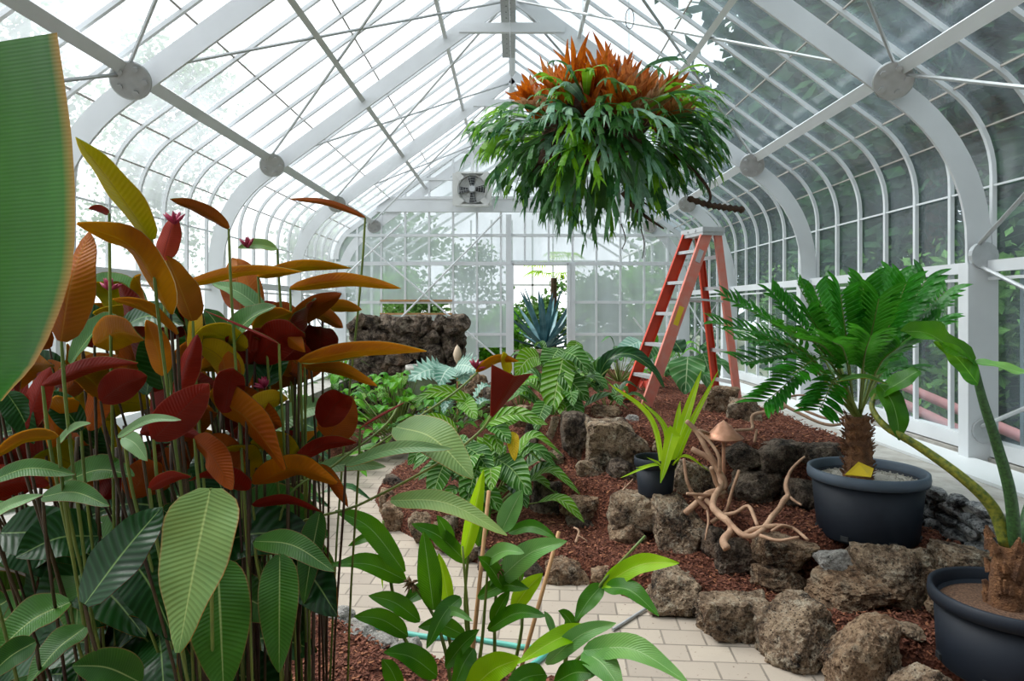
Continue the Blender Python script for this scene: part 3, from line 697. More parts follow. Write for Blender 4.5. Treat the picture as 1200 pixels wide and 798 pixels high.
for a in [
 (967, 727, 1052, 812, 2.80, 'pinkish tan pitted rock in path edging, beside black pot soil strip', 'rock2', KG),
 (889, 702, 975, 797, 3.05, 'tallest grey lichened rock of the path edging row', 'rock', KG),
 (816, 691, 896, 760, 3.32, 'wide sloping grey rock in path edging next to tallest one', 'rock', KG),
 (751, 670, 823, 730, 3.58, 'long flat-topped block in path edging, under bark slope', 'rock', KG),
 (722, 664, 757, 692, 3.85, 'small brown rock beside the long flat-topped edging block', 'rock2', KG),
 (692, 660, 728, 690, 3.93, 'small round rock in path edging behind bright ginger stem', 'rock2', KG),
 (638, 652, 690, 692, 4.0, 'brown wedge-shaped rock in path edging behind bamboo stake', 'rock2', KG),
 (1043, 778, 1112, 830, 2.62, 'pale grey rock at the path edging end beside round black pot', 'rock', KG),
 (598, 650, 640, 682, 4.1, 'rock in path edging hidden behind ginger leaves by stake', 'rock3', KG),
 (560, 645, 600, 672, 4.2, 'dark rock in path edging between two ginger stems', 'rock3', KG),
 (532, 634, 564, 664, 4.32, 'low rock in path edging under small upright ginger leaf', 'rock', KG),
 (507, 607, 540, 650, 4.45, 'upright rock with pale top at rounded corner of centre planter', 'rock', CG),
 (480, 600, 510, 636, 4.65, 'flat-faced rock next to rounded corner rock of centre planter', 'rock', CG),
 (449, 590, 483, 628, 4.95, 'brown rock at the bend where path turns round planter', 'rock2', CG),
 (445, 574, 470, 600, 5.3, 'low rock behind the bend of centre planter edging', 'rock2', CG),
 (450, 558, 476, 582, 5.7, 'small mossy rock at rear of centre planter edging', 'rock3', CG),
 (447, 508, 474, 526, 7.3, 'small dark rock beyond the path near pale branch', 'rock3', CG),
 (424, 512, 447, 530, 7.2, 'dark rock beside pale branch beyond the path', 'rock3', CG),
 (619, 560, 667, 624, 4.9, 'tall dark brown rock starting the lower retaining row', 'rock3', WG),
 (656, 576, 712, 613, 4.68, 'tan rounded rock on lower row beside tall dark rock', 'rock2', WG),
 (663, 606, 714, 637, 4.58, 'dark flat rock beneath the tan rounded one', 'rock3', WG),
 (712, 574, 772, 630, 4.38, 'big pale grey faced rock below small potted lime plant', 'rock', WG),
 (713, 612, 757, 650, 4.3, 'brown rock beneath the big pale grey faced rock', 'rock2', WG),
 (768, 585, 830, 646, 4.1, 'broad lichened rock under driftwood cluster end', 'rock', WG),
 (822, 615, 852, 656, 3.95, 'narrow leaning slab rock beside broad lichened rock', 'rock3', WG),
 (836, 628, 892, 674, 3.82, 'smooth grey brown rock below cut driftwood end', 'rock3', WG),
 (884, 627, 963, 664, 3.58, 'long flat slab rock under forked driftwood ends', 'rock2', WG),
 (885, 661, 948, 698, 3.52, 'rock with orange stain beneath the long flat slab', 'rock2', WG),
 (956, 645, 999, 672, 3.45, 'small bluish grey rock wedged under large black tub', 'stone', WG),
 (945, 665, 1041, 717, 3.32, 'wide tan boulder in front of large black tub', 'rock2', WG),
 (996, 635, 1102, 719, 3.34, 'largest dark boulder leaning below large black tub', 'rock', WG),
 (1100, 638, 1170, 682, 3.25, 'reddish grey sloping rock beside slate wall end', 'rock', WG),
 (1089, 669, 1115, 704, 3.22, 'small brown wedge rock between boulder and palm pot', 'rock2', WG),
 (1084, 676, 1156, 735, 3.12, 'striped tan rock leaning behind the palm pot', 'rock2', WG),
 (1047, 732, 1082, 748, 3.0, 'small half-buried stone in bark below largest boulder', 'rock', WG),
 (888, 517, 939, 560, 4.35, 'round dark rock on upper row behind branch tips', 'rock3', UG),
 (846, 519, 889, 553, 4.42, 'dark rock on upper row just behind copper mushroom cap', 'rock3', UG),
 (936, 520, 990, 556, 4.3, 'upper row rock touching the rim side of large tub', 'rock3', UG),
 (920, 560, 962, 606, 4.15, 'rock beneath upper row, beside large tub wall', 'rock3', UG),
 (853, 552, 917, 596, 4.28, 'shadowed rock beneath round dark one on upper row', 'rock3', UG),
 (788, 541, 838, 592, 4.45, 'rough rock behind small black pot and driftwood', 'rock', UG),
 (686, 492, 756, 554, 5.0, 'biggest pitted boulder of the upper rock pile', 'rock', UG),
 (674, 537, 709, 567, 4.93, 'grey rock tucked beneath biggest pitted boulder', 'rock', UG),
 (709, 537, 752, 572, 4.83, 'dark rock between pitted boulder and small black pot', 'rock3', UG),
 (658, 482, 698, 541, 5.25, 'tall dark rock beside biggest pitted boulder', 'rock3', UG),
 (630, 528, 660, 560, 5.35, 'grey rock at foot of pile near ribbed leaves', 'rock', UG),
 (639, 487, 664, 530, 5.55, 'narrow upright rock under white-veined drooping leaf', 'rock', UG),
 (615, 492, 642, 535, 5.75, 'rock at pile edge behind yellow leaf', 'rock3', UG),
 (600, 520, 626, 556, 5.6, 'dark rock low beside yellow leaf of ribbed plant', 'rock3', UG),
 (694, 475, 729, 494, 5.75, 'low brown rock behind the biggest pitted boulder', 'rock2', UG),
 (731, 486, 748, 501, 5.5, 'small pale stone lying on upper bark', 'stone', UG),
 (762, 506, 792, 527, 5.0, 'small rock behind the lime leaves on upper bark', 'rock', UG),
 (823, 452, 866, 488, 6.0, 'rounded tan boulder beside stepladder rear foot', 'rock2', UG),
 (850, 467, 888, 502, 5.5, 'knobbly pale boulder before stepladder rear leg', 'rock', UG),
 (596, 474, 628, 500, 6.6, 'brown rock behind upper pile under big leaves', 'rock2', UG),
 (540, 436, 572, 478, 8.4, 'brown rock stack stone near dry flower stake', 'rock2', UG),
 (566, 446, 598, 474, 8.0, 'low brown rock behind red folded leaf', 'rock3', UG),
 (356, 724, 392, 744, 3.5, 'flat pale stone edging bed beside hose end', 'stone', 'pale stones edging the near bed'),
 (348, 712, 418, 752, 3.38, 'largest pale grey stone edging the near bed by hose', 'stone', 'pale stones edging the near bed'),
 (406, 732, 442, 758, 3.2, 'broken pale stone next to largest pale edging stone', 'stone', 'pale stones edging the near bed'),
 (432, 740, 468, 768, 3.1, 'angular pale stone by ginger leaves near path', 'stone', 'pale stones edging the near bed'),
 (456, 754, 492, 782, 2.98, 'last small pale stone of near bed edging', 'stone', 'pale stones edging the near bed'),
]:
    big = (a[2] - a[0]) > 55
    if a[6] == 'stone' and a[4] < 3.7 and a[1] > 700: rock(*a[:6], a[6], a[7], dep=.09, sub=4)
    else: rock(*a[:6], a[6], a[7], sub=5 if big and a[4] < 4.2 else 4)
# lava rock planter block
pb = MB(); r = random.Random(11)
bx0, bx1, by0, by1, bt = -2.25, -.78, 9.5, 10.3, 1.53
for face in range(2):
    for iz in range(7):
        x = bx0 if face == 0 else by0
        end = bx1 if face == 0 else by1
        while x < end - .05:
            wv = r.uniform(.18, .32); zc = .12 + iz * .21
            if face == 0: rock_mesh(pb, (x + wv / 2, by0 + .06, zc), (wv * .62, .15, .135), r.random() * 99, 3, .24)
            else: rock_mesh(pb, (bx1 - .05, x + wv / 2, zc), (.12, wv * .62, .135), r.random() * 99, 3, .24)
            x += wv
pb.box(((bx0 + bx1) / 2, (by0 + by1) / 2 + .05, .7), ((bx1 - bx0) / 2 - .1, (by1 - by0) / 2 - .05, .7))
tag(pb.build('stone_planter', M['rock3'], smooth=False), 'square raised planter of dark lava rock before the far glass wall', 'planter')
# slate retaining wall
sw = MB(); r = random.Random(4)
y = 3.05; 
for iz in range(9):
    y = 3.0
    while y < 5.4:
        wv = r.uniform(.08, .22); rock_mesh(sw, (2.33, y + wv / 2, .1 + iz * .062), (.035 + r.random() * .012, wv * .5, .034), r.random() * 99, 2, .12); y += wv
tag(sw.build('retaining_wall', M['slate'], smooth=False), 'low dry-stacked slate wall holding up the ledge behind the tubs', 'retaining wall')

# ------------------------------------------------------------------ pots
def pot(label, x, y, z, R, r0, h, soil, name='plant_pot', holes=True, rimm='rim'):
    t = thing(name, label, 'plant pot', (x, y, z))
    b = MB(); b.lathe([(0, 0), (r0 * .97, 0), (r0, .01), (R * .93, h - .05), (R * .93 - .012, h - .05), (R * .9 - .012, h - .04), (r0 * .96, .02), (0, .02)], (x, y, z), 48)
    b.build('body', M['black'], t, True)
    b = MB(); b.lathe([(R * .925, h - .06), (R, h - .052), (R * 1.012, h - .03), (R * 1.0, h), (R * .965, h + .004), (R * .93, h - .004), (R * .915, h - .05)], (x, y, z), 48)
    b.build('rim', M[rimm], t, True)
    b = MB(); b.lathe([(R * .9, h - .06), (R * .4, h - .05), (0, h - .045)], (x, y, z), 32); 
    b.build('soil', soil, t, True)
    if holes:
        b = MB()
        for k in range(5):
            a = -PI / 2 + (k - 2) * .9; c = V((x + (r0 + .004) * math.cos(a), y + (r0 + .004) * math.sin(a), z + .03))
            b.box(c, (.02, .006, .012), Matrix.Rotation(a + PI / 2, 3, 'Z'))
        b.build('drain_foot', M['dark'], t)
    return t
TUB = (1.93, 3.72, .365)
POTZ = .365
TUB = (P(1016, 555, 3.72).x, 3.72, .37)
pot('large round black tub with blue-grey rim holding the cycad', TUB[0], TUB[1], TUB[2], .30, .25, .36, M['pumice'])
PP = (2.02, 2.76, .14)
pot('round black pot holding the palm at the bed corner', PP[0], PP[1], PP[2], .292, .26, .31, M['potmix'], rimm='black')
SP = P(768, 575, 4.42); SPZ = .40
pot('small plain black pot holding the lime strap-leaved plant', SP.x, 4.42, SPZ, .135, .11, .24, M['mulch'], holes=False, rimm='black')
# pumice pebbles and yellow tag in the tub
r = random.Random(3); pm = MB()
for _ in range(420):
    a = r.uniform(0, 2 * PI); q = .255 * math.sqrt(r.random())
    if q < .08: continue
    pm.lathe([(0, -.006), (.008, 0), (0, .007)], (TUB[0] + q * math.cos(a), TUB[1] + q * math.sin(a), TUB[2] + .302 + r.uniform(0, .006)), 5)
tag(pm.build('pumice_gravel', M['pumice'], smooth=True), 'white pumice gravel around the cycad stem in the tub', 'gravel', kind='stuff')
yt = MB(); yt.v = [P(990, 556, 3.52), P(1021, 559, 3.5), P(1024, 549, 3.6), P(1006, 541, 3.6)]
yt.v = [V((p.x, p.y, p.z)) for p in yt.v]; top = list(yt.v); yt.v += [p + V((0, .004, -.004)) for p in top]
yt.f = [(0, 1, 2, 3), (7, 6, 5, 4), (0, 4, 5, 1), (1, 5, 6, 2), (2, 6, 7, 3), (3, 7, 4, 0)]; yt.m = [0] * 6
tag(yt.build('plant_tag', M['yellow']), 'small yellow plastic tag lying against the cycad stem', 'tag')

# ------------------------------------------------------------------ cycad
def frond(par, base, tip, upk, nl, ll, lw, mt, side_up=V((0, 0, 1)), droop=.25, name='frond', t0=.18):
    base, tip = V(base), V(tip); Ld = (tip - base).length
    mid = base.lerp(tip, .5) + V((0, 0, upk * Ld))
    q = ctr([base, mid, tip], 24); mb = MB(); uvs = []
    mb.tube(q, [.007 - .005 * i / 24 for i in range(25)], 5, m=1, cap=False); uvs += [(.5, .5)] * len(mb.v)
    for k in range(nl):
        t = t0 + (1 - t0) * k / (nl - 1); i = min(int(t * 24), 23); p = q[i].lerp(q[i + 1], t * 24 - i)
        T = (q[i + 1] - q[i]).normalized(); S = T.cross(side_up); S = S.normalized() if S.length > .01 else V((1, 0, 0)); N = S.cross(T)
        for s in (-1, 1):
            l = ll * (math.sin(PI * (.18 + .72 * (1 - abs(t - .45) * 1.1))) ** .7) * rnd.uniform(.9, 1.08)
            e = (S * s * .86 + T * (.35 + .5 * t) + N * rnd.uniform(.15, .45)).normalized()
            tipp = p + e * l - V((0, 0, droop * l * .35))
            leaf(None, '', [p, p.lerp(tipp, .55) + N * l * .07, tipp], lw, N + S * s * .1, mt, shape='lan', fold=.12, wave=0, ns=5, nw=1, mb=mb, uvs=uvs)
    return mb.build(name, [mt, M['stem']], par, smooth=True, uv=uvs)
cy = thing('cycad', 'bushy dark green cycad with feather fronds growing in large tub', 'plant', (TUB[0], TUB[1], TUB[2] + .28))
cb = V((P(1005, 490, 3.72).x, 3.72, 0)); ztop = P(1005, 488, 3.72).z
tb = MB(); pts = []; rs = []
for i in range(25):
    t = i / 24; z = TUB[2] + .27 + (ztop - TUB[2] - .27) * t
    pts.append(V((cb.x + .006 * math.sin(t * 4), cb.y, z))); rs.append((.074 - .012 * t) * (1 + .10 * (i % 3 == 0) - .05 * (i % 3 == 1)))
tb.tube(pts, rs, 18)
tk = tb.build('trunk', M['palmbark'], cy, True)
sc = MB(); r = random.Random(2)
for i in range(170):
    t = r.random(); a = r.uniform(0, 2 * PI); z = pts[0].z + .05 + (ztop - pts[0].z - .03) * t
    p = V((cb.x + .066 * math.cos(a), cb.y + .066 * math.sin(a), z)); o = V((math.cos(a), math.sin(a), r.uniform(.3, 1.4))).normalized()
    sc.tube([p, p + o * r.uniform(.015, .04)], [.006, .002], 4)
sc.build('stem_fibres', M['palmbark'], tk)['kind'] = 'stuff'
crown = V((cb.x, cb.y, ztop))
tips = [(842, 380, 3.75, .30), (853, 350, 3.9, .22), (872, 425, 3.5, .42), (905, 345, 3.95, .18), (898, 470, 3.45, .62), (935, 333, 3.6, .12), (955, 340, 4.1, .1),
        (985, 345, 3.4, .1), (1012, 332, 3.8, .05), (1048, 325, 4.0, .08), (1062, 332, 3.6, .1), (1085, 328, 3.8, .12), (1108, 342, 3.85, .2), (1100, 375, 3.7, .3), (1055, 405, 3.3, .3),
        (930, 395, 3.15, .3), (975, 400, 3.05, .3), (960, 480, 3.3, .65), (890, 400, 3.9, .3), (1062, 430, 3.95, .4), (1020, 395, 3.1, .25), (925, 440, 3.2, .45), (865, 398, 3.5, .36), (945, 365, 3.4, .2), (1030, 350, 3.3, .15), (905, 380, 3.35, .3)]
for x, y, d_, up in tips:
    frond(cy, crown + V((rnd.uniform(-.02, .02), rnd.uniform(-.02, .02), 0)), P(x, y, d_), up * .5, 17, .145, .045, L['zam'], side_up=V((0, -.35, 1)).normalized(), t0=.4)

# ------------------------------------------------------------------ palm at the corner
pl = thing('young_palm', 'young palm with thick speckled stalks and torn leaves in corner pot', 'plant', (PP[0], PP[1], PP[2] + .24))
tb = MB(); base = V((P(1180, 700, 2.76).x, 2.76, PP[2] + .22)); tz = P(1182, 640, 2.76).z
pts = [base.lerp(V((base.x + .01, 2.76, tz)), i / 10) for i in range(11)]
tb.tube(pts, [.07, .072, .068, .07, .064, .066, .06, .062, .056, .05, .04], 14); tk = tb.build('trunk', M['palmbark'], pl, True)
sc = MB()
for i in range(46):
    a = rnd.uniform(0, 2 * PI); z = base.z + .02 + (tz - base.z) * rnd.random(); p = V((base.x + .06 * math.cos(a), 2.76 + .06 * math.sin(a), z))
    sc.tube([p, p + V((math.cos(a) * .4, math.sin(a) * .4, 1)).normalized() * rnd.uniform(.03, .07)], [.02, .006], 5)
sc.build('leaf_base', M['palmbark'], tk)
M['speck'] = simple('speckled_stalk', hx('3f6a34'), .5, var=.1, scale=90, col2=hx('1f3a20')); M['speck2'] = simple('yellow_speckled_stalk', hx('8a8a2c'), .5, scale=60, col2=hx('2f4a1c'))
def stalk(pp, r0, r1, mt):
    q = ctr([P(*p) for p in pp], 30); mb = MB(); mb.tube(q, [r0 + (r1 - r0) * i / 30 for i in range(31)], 12); return mb.build('stalk', mt, pl, True)
stalk([(1180, 640, 2.76), (1164, 596, 2.78), (1128, 560, 2.82), (1075, 522, 2.9), (1038, 500, 2.95), (1022, 478, 3.0), (1026, 462, 3.02)], .027, .009, M['speck2'])
stalk([(1190, 645, 2.74), (1184, 580, 2.7), (1168, 520, 2.68), (1152, 470, 2.66), (1142, 430, 2.66), (1140, 424, 2.66)], .025, .010, M['speck'])
stalk([(1200, 650, 2.76), (1206, 600, 2.8), (1232, 540, 2.9), (1262, 500, 3.0)], .03, .012, M['speck'])
lk = dict(shape='ov', wave=.05, fold=.2)
leaf(pl, 'leaf', [P(1142, 424, 2.66), P(1110, 404, 2.62), P(1085, 390, 2.6), P(1055, 388, 2.58)], .19, (.1, -.7, .6), L['ging'], shape='ov', wave=.06, fold=.3)
leaf(pl, 'leaf', [P(1146, 450, 2.64), P(1122, 420, 2.62), P(1095, 400, 2.6)], .11, (-.2, -.9, .3), L['bush'], shape='ov', wave=.06, fold=.2)
leaf(pl, 'leaf', [P(1140, 424, 2.66), P(1165, 428, 2.6), P(1195, 436, 2.56), P(1225, 438, 2.5)], .075, (.0, -.6, .8), L['ging_g'], shape='ov', wave=.07, fold=.3)
leaf(pl, 'leaf', [P(1020, 466, 3.02), P(1048, 452, 2.98), P(1070, 438, 2.95), P(1078, 434, 2.95)], .13, (-.2, -.5, .8), L['ging'], shape='ov', wave=.05, fold=.2)
leaf(pl, 'leaf', [P(1030, 450, 3.02), P(1045, 470, 2.96), P(1052, 495, 2.93), P(1053, 516, 2.92)], .14, (-.1, -1, .2), L['ging'], shape='ov', wave=.05, fold=.25)
leaf(pl, 'leaf', [P(1040, 450, 3.0), P(1010, 442, 2.98), P(980, 447, 2.98)], .055, (0, -.5, .8), L['cal_top'], back=L['o_back'], shape='lan', wave=.02, fold=.4)

# ------------------------------------------------------------------ lime plant
lp_ = thing('strap_leaf_plant', 'lime green strap-leaved plant growing in the small black pot', 'plant', (SP.x, 4.42, SPZ + .16))
b0 = (780, 566, 4.42)
for (mid, tip, wp, n_) in [((762, 492, 4.35), (713, 449, 4.3), 17, (.4, -.6, .7)), ((800, 500, 4.4), (822, 434, 4.42), 18, (-.5, -.8, .2)), ((806, 505, 4.35), (842, 434, 4.4), 11, (-.3, -.9, .2)),
        ((788, 508, 4.25), (774, 566, 4.12), 26, (0, -1, .4)), ((770, 545, 4.2), (727, 560, 4.15), 9, (0, -.4, 1)), ((800, 535, 4.25), (831, 552, 4.2), 10, (0, -.4, 1)), ((795, 530, 4.4), (808, 505, 4.35), 13, (-.4, -.8, .3)),
        ((780, 505, 4.5), (752, 470, 4.6), 12, (.2, -.7, .6)), ((777, 548, 4.3), (758, 536, 4.2), 10, (0, -.6, .8)), ((790, 520, 4.5), (815, 492, 4.6), 13, (-.3, -.7, .5)), ((776, 545, 4.3), (745, 548, 4.3), 7, (0, -.5, .8)), ((792, 505, 4.5), (797, 470, 4.6), 13, (-.1, -.9, .3))]:
    A = P(*b0) + V((rnd.uniform(-.015, .015), rnd.uniform(-.015, .015), 0))
    leaf(lp_, 'leaf', [A, P(*mid), P(*tip)], wp / F * 4.35, n_, L['lime'], shape='lan', fold=.3, ns=16)
st = MB(); st.tube([V((A.x, 4.42, SPZ + .14)), A + V((0, 0, .05))], .022, 8); st.build('stem', L['lime'], lp_)

# ------------------------------------------------------------------ stepladder
LG = .70
ld = thing('stepladder', 'orange fibreglass stepladder standing open on upper bark bed', 'ladder', (1.6, 6.4, LG))
F1, F2, R1, R2 = V((1.085, 6.55, LG)), V((1.20, 6.12, LG)), V((2.115, 6.36, LG)), V((2.03, 6.78, LG))
T1, T2 = V((1.695, 6.60, 2.31)), V((1.80, 6.28, 2.31)); U1, U2 = V((1.80, 6.62, 2.31)), V((1.90, 6.30, 2.31))
def rail(a, b, w, mt, nm='front_rail', inner=None):
    mb = MB(); t = (b - a).normalized(); wd = (F1 - F2).normalized(); x = t.cross(wd).normalized()
    mb.bar(a, b, .008, w, up=x); 
    for s in (-1, 1): mb.bar(a + x * s * w / 2 + wd * inner * .012, b + x * s * w / 2 + wd * inner * .012, .03, .006, up=x)
    o = mb.build(nm, mt, ld)
    ft = MB(); ft.box(a + V((0, 0, .012)), (.045, .03, .012)); ft.build('foot', M['dark'], o); return o
rail(F1, T1, .1, M['orange'], inner=-1); fr = rail(F2, T2, .1, M['pinkor'], inner=1)
rail(R2, U1, .065, M['orange'], 'rear_rail', inner=-1); rail(R1, U2, .065, M['pinkor'], 'rear_rail', inner=1)
wd = (F1 - F2).normalized(); fd = V((wd.y, -wd.x, 0))
for k in range(1, 6):
    t = k * .295 / 1.61 * .98
    a = F1.lerp(T1, t); b = F2.lerp(T2, t); mb = MB(); mb.bar(a, b, .085, .008); 
    for s in (-1, 1): mb.bar(a + fd * s * .042 - V((0, 0, .012)), b + fd * s * .042 - V((0, 0, .012)), .004, .028)
    mb.build('step', M['alu'], ld)
for t in (.13, .31, .5, .68, .86):
    mb = MB(); mb.bar(R2.lerp(U1, t), R1.lerp(U2, t), .012, .035); mb.build('rear_brace', M['alu'], ld)
mb = MB()
for (a, b, c, e) in ((F1, T1, R2, U1), (F2, T2, R1, U2)): mb.bar(a.lerp(b, .62), c.lerp(e, .6), .006, .02)
mb.build('spreader', M['alu'], ld)
mb = MB(); c = (T1 + T2 + U1 + U2) / 4; c.z = 2.33; Rz = Matrix((fd, wd, V((0, 0, 1)))).transposed()
mb.box(c, (.115, .2, .022), Rz); mb.box(c - V((0, 0, .03)), (.108, .19, .022), Rz)
for s in (-1, 1):
    for q in (-.07, .07): mb.tube([c + fd * s * .116 + wd * q, c + fd * s * .122 + wd * q], .012, 8)
mb.build('top_cap', M['alu'], ld)
for t, col, hh in ((.86, M['alu'], .06), (.52, M['yellow'], .09)):
    mb = MB(); p = F2.lerp(T2, t); x = (T2 - F2).normalized(); mb.bar(p - x * hh - wd * .006, p + x * hh - wd * .006, .003, .05, up=x.cross(wd)); mb.build('sticker', col, fr)

# ------------------------------------------------------------------ copper mushroom and driftwood
mk = P(848, 596, 4.2); ml = thing('garden_light', 'copper mushroom-shaped garden light on a stake among driftwood', 'garden light', (mk.x, 4.2, .40))
mb = MB(); mb.tube([V((mk.x, 4.2, .38)), V((mk.x, 4.2, .86))], .0115, 10); mb.build('stake', M['copper'], ml, True)
mb = MB(); zt = P(848, 492, 4.2).z; zb_ = P(848, 513, 4.2).z
mb.lathe([(.0, zt), (.012, zt - .01), (.04, zt - .03), (.08, zb_ + .035), (.118, zb_ + .005), (.116, zb_ - .004), (.08, zb_ + .02), (.0, zb_ + .035)], (mk.x, 4.2, 0), 24)
mb.build('cap', M['copper'], ml, True)
def z3(x, y): return 620 + x / 3.068, 440 + y / 3.068
def wood(segs, dflt, label, name='driftwood_branch'):
    mb = MB()
    for s in segs:
        pts = [P(*z3(p[0], p[1]), p[2] if len(p) > 2 else dflt) for p in s[1]]
        q = ctr(pts, len(pts) * 5); n = len(q)
        r0, r1 = s[0]
        q = [p + V((noise.noise(p * 9), noise.noise(p * 9 + V((5, 0, 0))), noise.noise(p * 9 + V((9, 0, 0))))) * .008 for p in q]
        mb.tube(q, [.72 * (r0 + (r1 - r0) * i / (n - 1)) * (1 + .22 * noise.noise(q[i] * 23)) for i in range(n)], 9)
    return tag(mb.build(name, M['wood'], smooth=True), label, 'driftwood')
wood([((.026, .02), [(560, 495, 4.0), (640, 430, 4.05), (700, 400, 4.08), (685, 345, 4.1), (640, 270, 4.12), (600, 200, 4.15), (565, 165, 4.15)]),
      ((.03, .024), [(712, 622, 3.56), (700, 590, 3.6), (728, 540, 3.7), (660, 470, 3.88), (690, 390, 4.08), (660, 310, 4.15), (585, 262, 4.2)]),
      ((.02, .018), [(700, 440, 4.05), (670, 380, 4.05), (655, 330, 4.0)]),
      ((.012, .016), [(560, 300, 4.0), (565, 380, 4.0), (600, 440, 4.0), (640, 480, 3.98)]),
      ((.02, .02), [(640, 450, 4.0), (710, 515, 3.75), (770, 575, 3.56), (830, 562, 3.56), (880, 500, 3.68), (932, 430, 3.8)]),
      ((.02, .009), [(932, 430, 3.8), (922, 385, 3.84), (950, 330, 3.92), (992, 292, 3.95)]),
      ((.013, .008), [(932, 430, 3.8), (955, 452, 3.76), (980, 470, 3.72)]),
      ((.02, .010), [(765, 578, 3.56), (830, 548, 3.58), (940, 545, 3.56), (1005, 592, 3.48)]),
      ((.014, .010), [(830, 575, 3.54), (900, 592, 3.48), (972, 582, 3.46)]),
      ((.010, .008), [(870, 560, 3.55), (910, 540, 3.55), (945, 545, 3.55)]),
      ((.018, .012), [(655, 528, 3.95), (700, 490, 3.95), (725, 430, 3.93), (752, 338, 3.95)]),
      ((.014, .014), [(690, 500, 3.85), (740, 492, 3.8), (790, 468, 3.75), (822, 540, 3.6)]),
      ((.012, .006), [(640, 480, 3.98), (642, 530, 3.9), (632, 592, 3.85)]),
      ((.018, .012), [(705, 420, 4.06), (660, 432, 4.0), (568, 424, 3.95)]),
      ((.012, .016), [(600, 195, 4.15), (650, 240, 4.1), (682, 300, 4.06), (686, 350, 4.08)]),
      ((.017, .012), [(610, 200, 4.16), (640, 205, 4.2), (680, 212, 4.25)])], 4.0, 'pale tangled driftwood branch lying over rocks by copper mushroom')
wood([((.014, .016), [(690, 218, 4.35), (740, 195, 4.4), (800, 192, 4.45), (806, 142, 4.5), (900, 122, 4.5), (925, 112, 4.5)]),
      ((.010, .011), [(820, 195, 4.45), (812, 240, 4.42)]),
      ((.018, .012), [(905, 78, 4.5), (915, 105, 4.45), (960, 130, 4.4), (1020, 160, 4.3), (1080, 178, 4.25), (1120, 175, 4.2)]),
      ((.012, .010), [(960, 105, 4.45), (1010, 135, 4.35), (1080, 155, 4.25), (1150, 152, 4.15)]),
      ((.010, .006), [(905, 80, 4.5), (960, 72, 4.45), (1010, 78, 4.4), (1062, 88, 4.35)]),
      ((.008, .005), [(930, 80, 4.45), (935, 60, 4.45)])], 4.4, 'thin forked driftwood branch reaching from upper bark to cycad')
wood([((.014, .008), [(170, 600, 4.2), (178, 560, 4.22), (160, 545, 4.24)]), ((.008, .004), [(178, 575, 4.2), (205, 590, 4.2), (212, 602, 4.2)])], 4.2, 'small forked twig standing in bark of lower step')
wood([((.010, .005), [(330, 425, 4.5), (350, 400, 4.55), (372, 370, 4.6)]), ((.006, .003), [(345, 402, 4.55), (348, 385, 4.55)])], 4.5, 'small pale twig leaning on big rock near black pot')
# hanging timber and branch beyond path
mb = MB(); mb.tube(ctr([P(368, 540, 6.6), P(376, 510, 6.8), P(384, 488, 7.0)], 8), [.022, .02, .018, .018, .016, .015, .014, .012, .01], 8)
mb.tube(ctr([P(376, 525, 6.7), P(392, 512, 6.8), P(400, 500, 6.8)], 6), .012, 7)
tag(mb.build('driftwood_branch', M['wood'], smooth=True), 'bleached branch standing beyond the path among leaves', 'driftwood')

# ------------------------------------------------------------------ hanging staghorn fern
SY = 4.62; SCN = P(700, 152, SY)
sf = thing('staghorn_fern', 'huge staghorn fern ball hanging from the roof ridge', 'fern', SCN)
mb = MB(); rock_mesh(mb, SCN, (.42, .38, .25), 77, 4, .25); mb.build('root_ball', simple('dead_frond_core', hx('5a3a24'), .95, var=.3, scale=14, bump=1, col2=hx('2a1c12')), sf, True)
mb = MB()
for (x, y, xx_, yy_) in ((683, 62, 683, -40), (737, 70, 737, -42), (600, 80, 596, -40)):
    mb.tube([P(x, y + 60, SY), P(xx_, yy_, SY)], .0025, 5)
mb.build('hanging_wire', M['galv'], sf)
mb = MB()
q = [P(738 + 5 * math.cos(a), 22 + 12 * math.sin(a), SY - .02) for a in [i * PI / 8 for i in range(17)]]; mb.tube(q, .003, 6); mb.build('carabiner', M['dark'], sf)
def antler(mb, uvs, p, d, l, w, r, depth=0):
    """a strap that droops as it runs and forks into narrower straps"""
    n = 5; pts = [p.copy()]; dd = d.normalized(); cur = p.copy()
    for i in range(n):
        dd = (dd + V((0, 0, -.085 - .05 * depth))).normalized(); cur = cur + dd * (l / n); pts.append(cur.copy())
    side = dd.cross(V((r.uniform(-.5, .5), r.uniform(-.6, .2), 1))); side = side.normalized() if side.length > .05 else V((1, 0, 0))
    base = len(mb.v)
    for i, q in enumerate(pts):
        t = i / n
        if depth == 0: ww = w * (.3 + .85 * t)
        elif depth >= 2: ww = w * (1 - t) + .0008
        else: ww = w * (.75 + .35 * t)
        nrm = side.cross(dd)
        mb.v += [q - side * ww, q + nrm * ww * .15, q + side * ww]; uvs += [(0, t), (.5, t), (1, t)]
    for i in range(n):
        a = base + 3 * i
        mb.f += [(a, a + 1, a + 4, a + 3), (a + 1, a + 2, a + 5, a + 4)]; mb.m += [0, 0]
    if depth < 2:
        k = 2 if r.random() < .75 else 3
        for j in range(k):
            sp = (j - (k - 1) / 2) * r.uniform(.55, .9)
            nd_ = (dd + side * sp + V((r.uniform(-.1, .1), r.uniform(-.1, .1), r.uniform(-.1, .1)))).normalized()
            antler(mb, uvs, pts[-1] - dd * l * .02, nd_, l * r.uniform(.45, .65), w * .62, r, depth + 1)
r = random.Random(21)
FC = [0]
bulk = {}
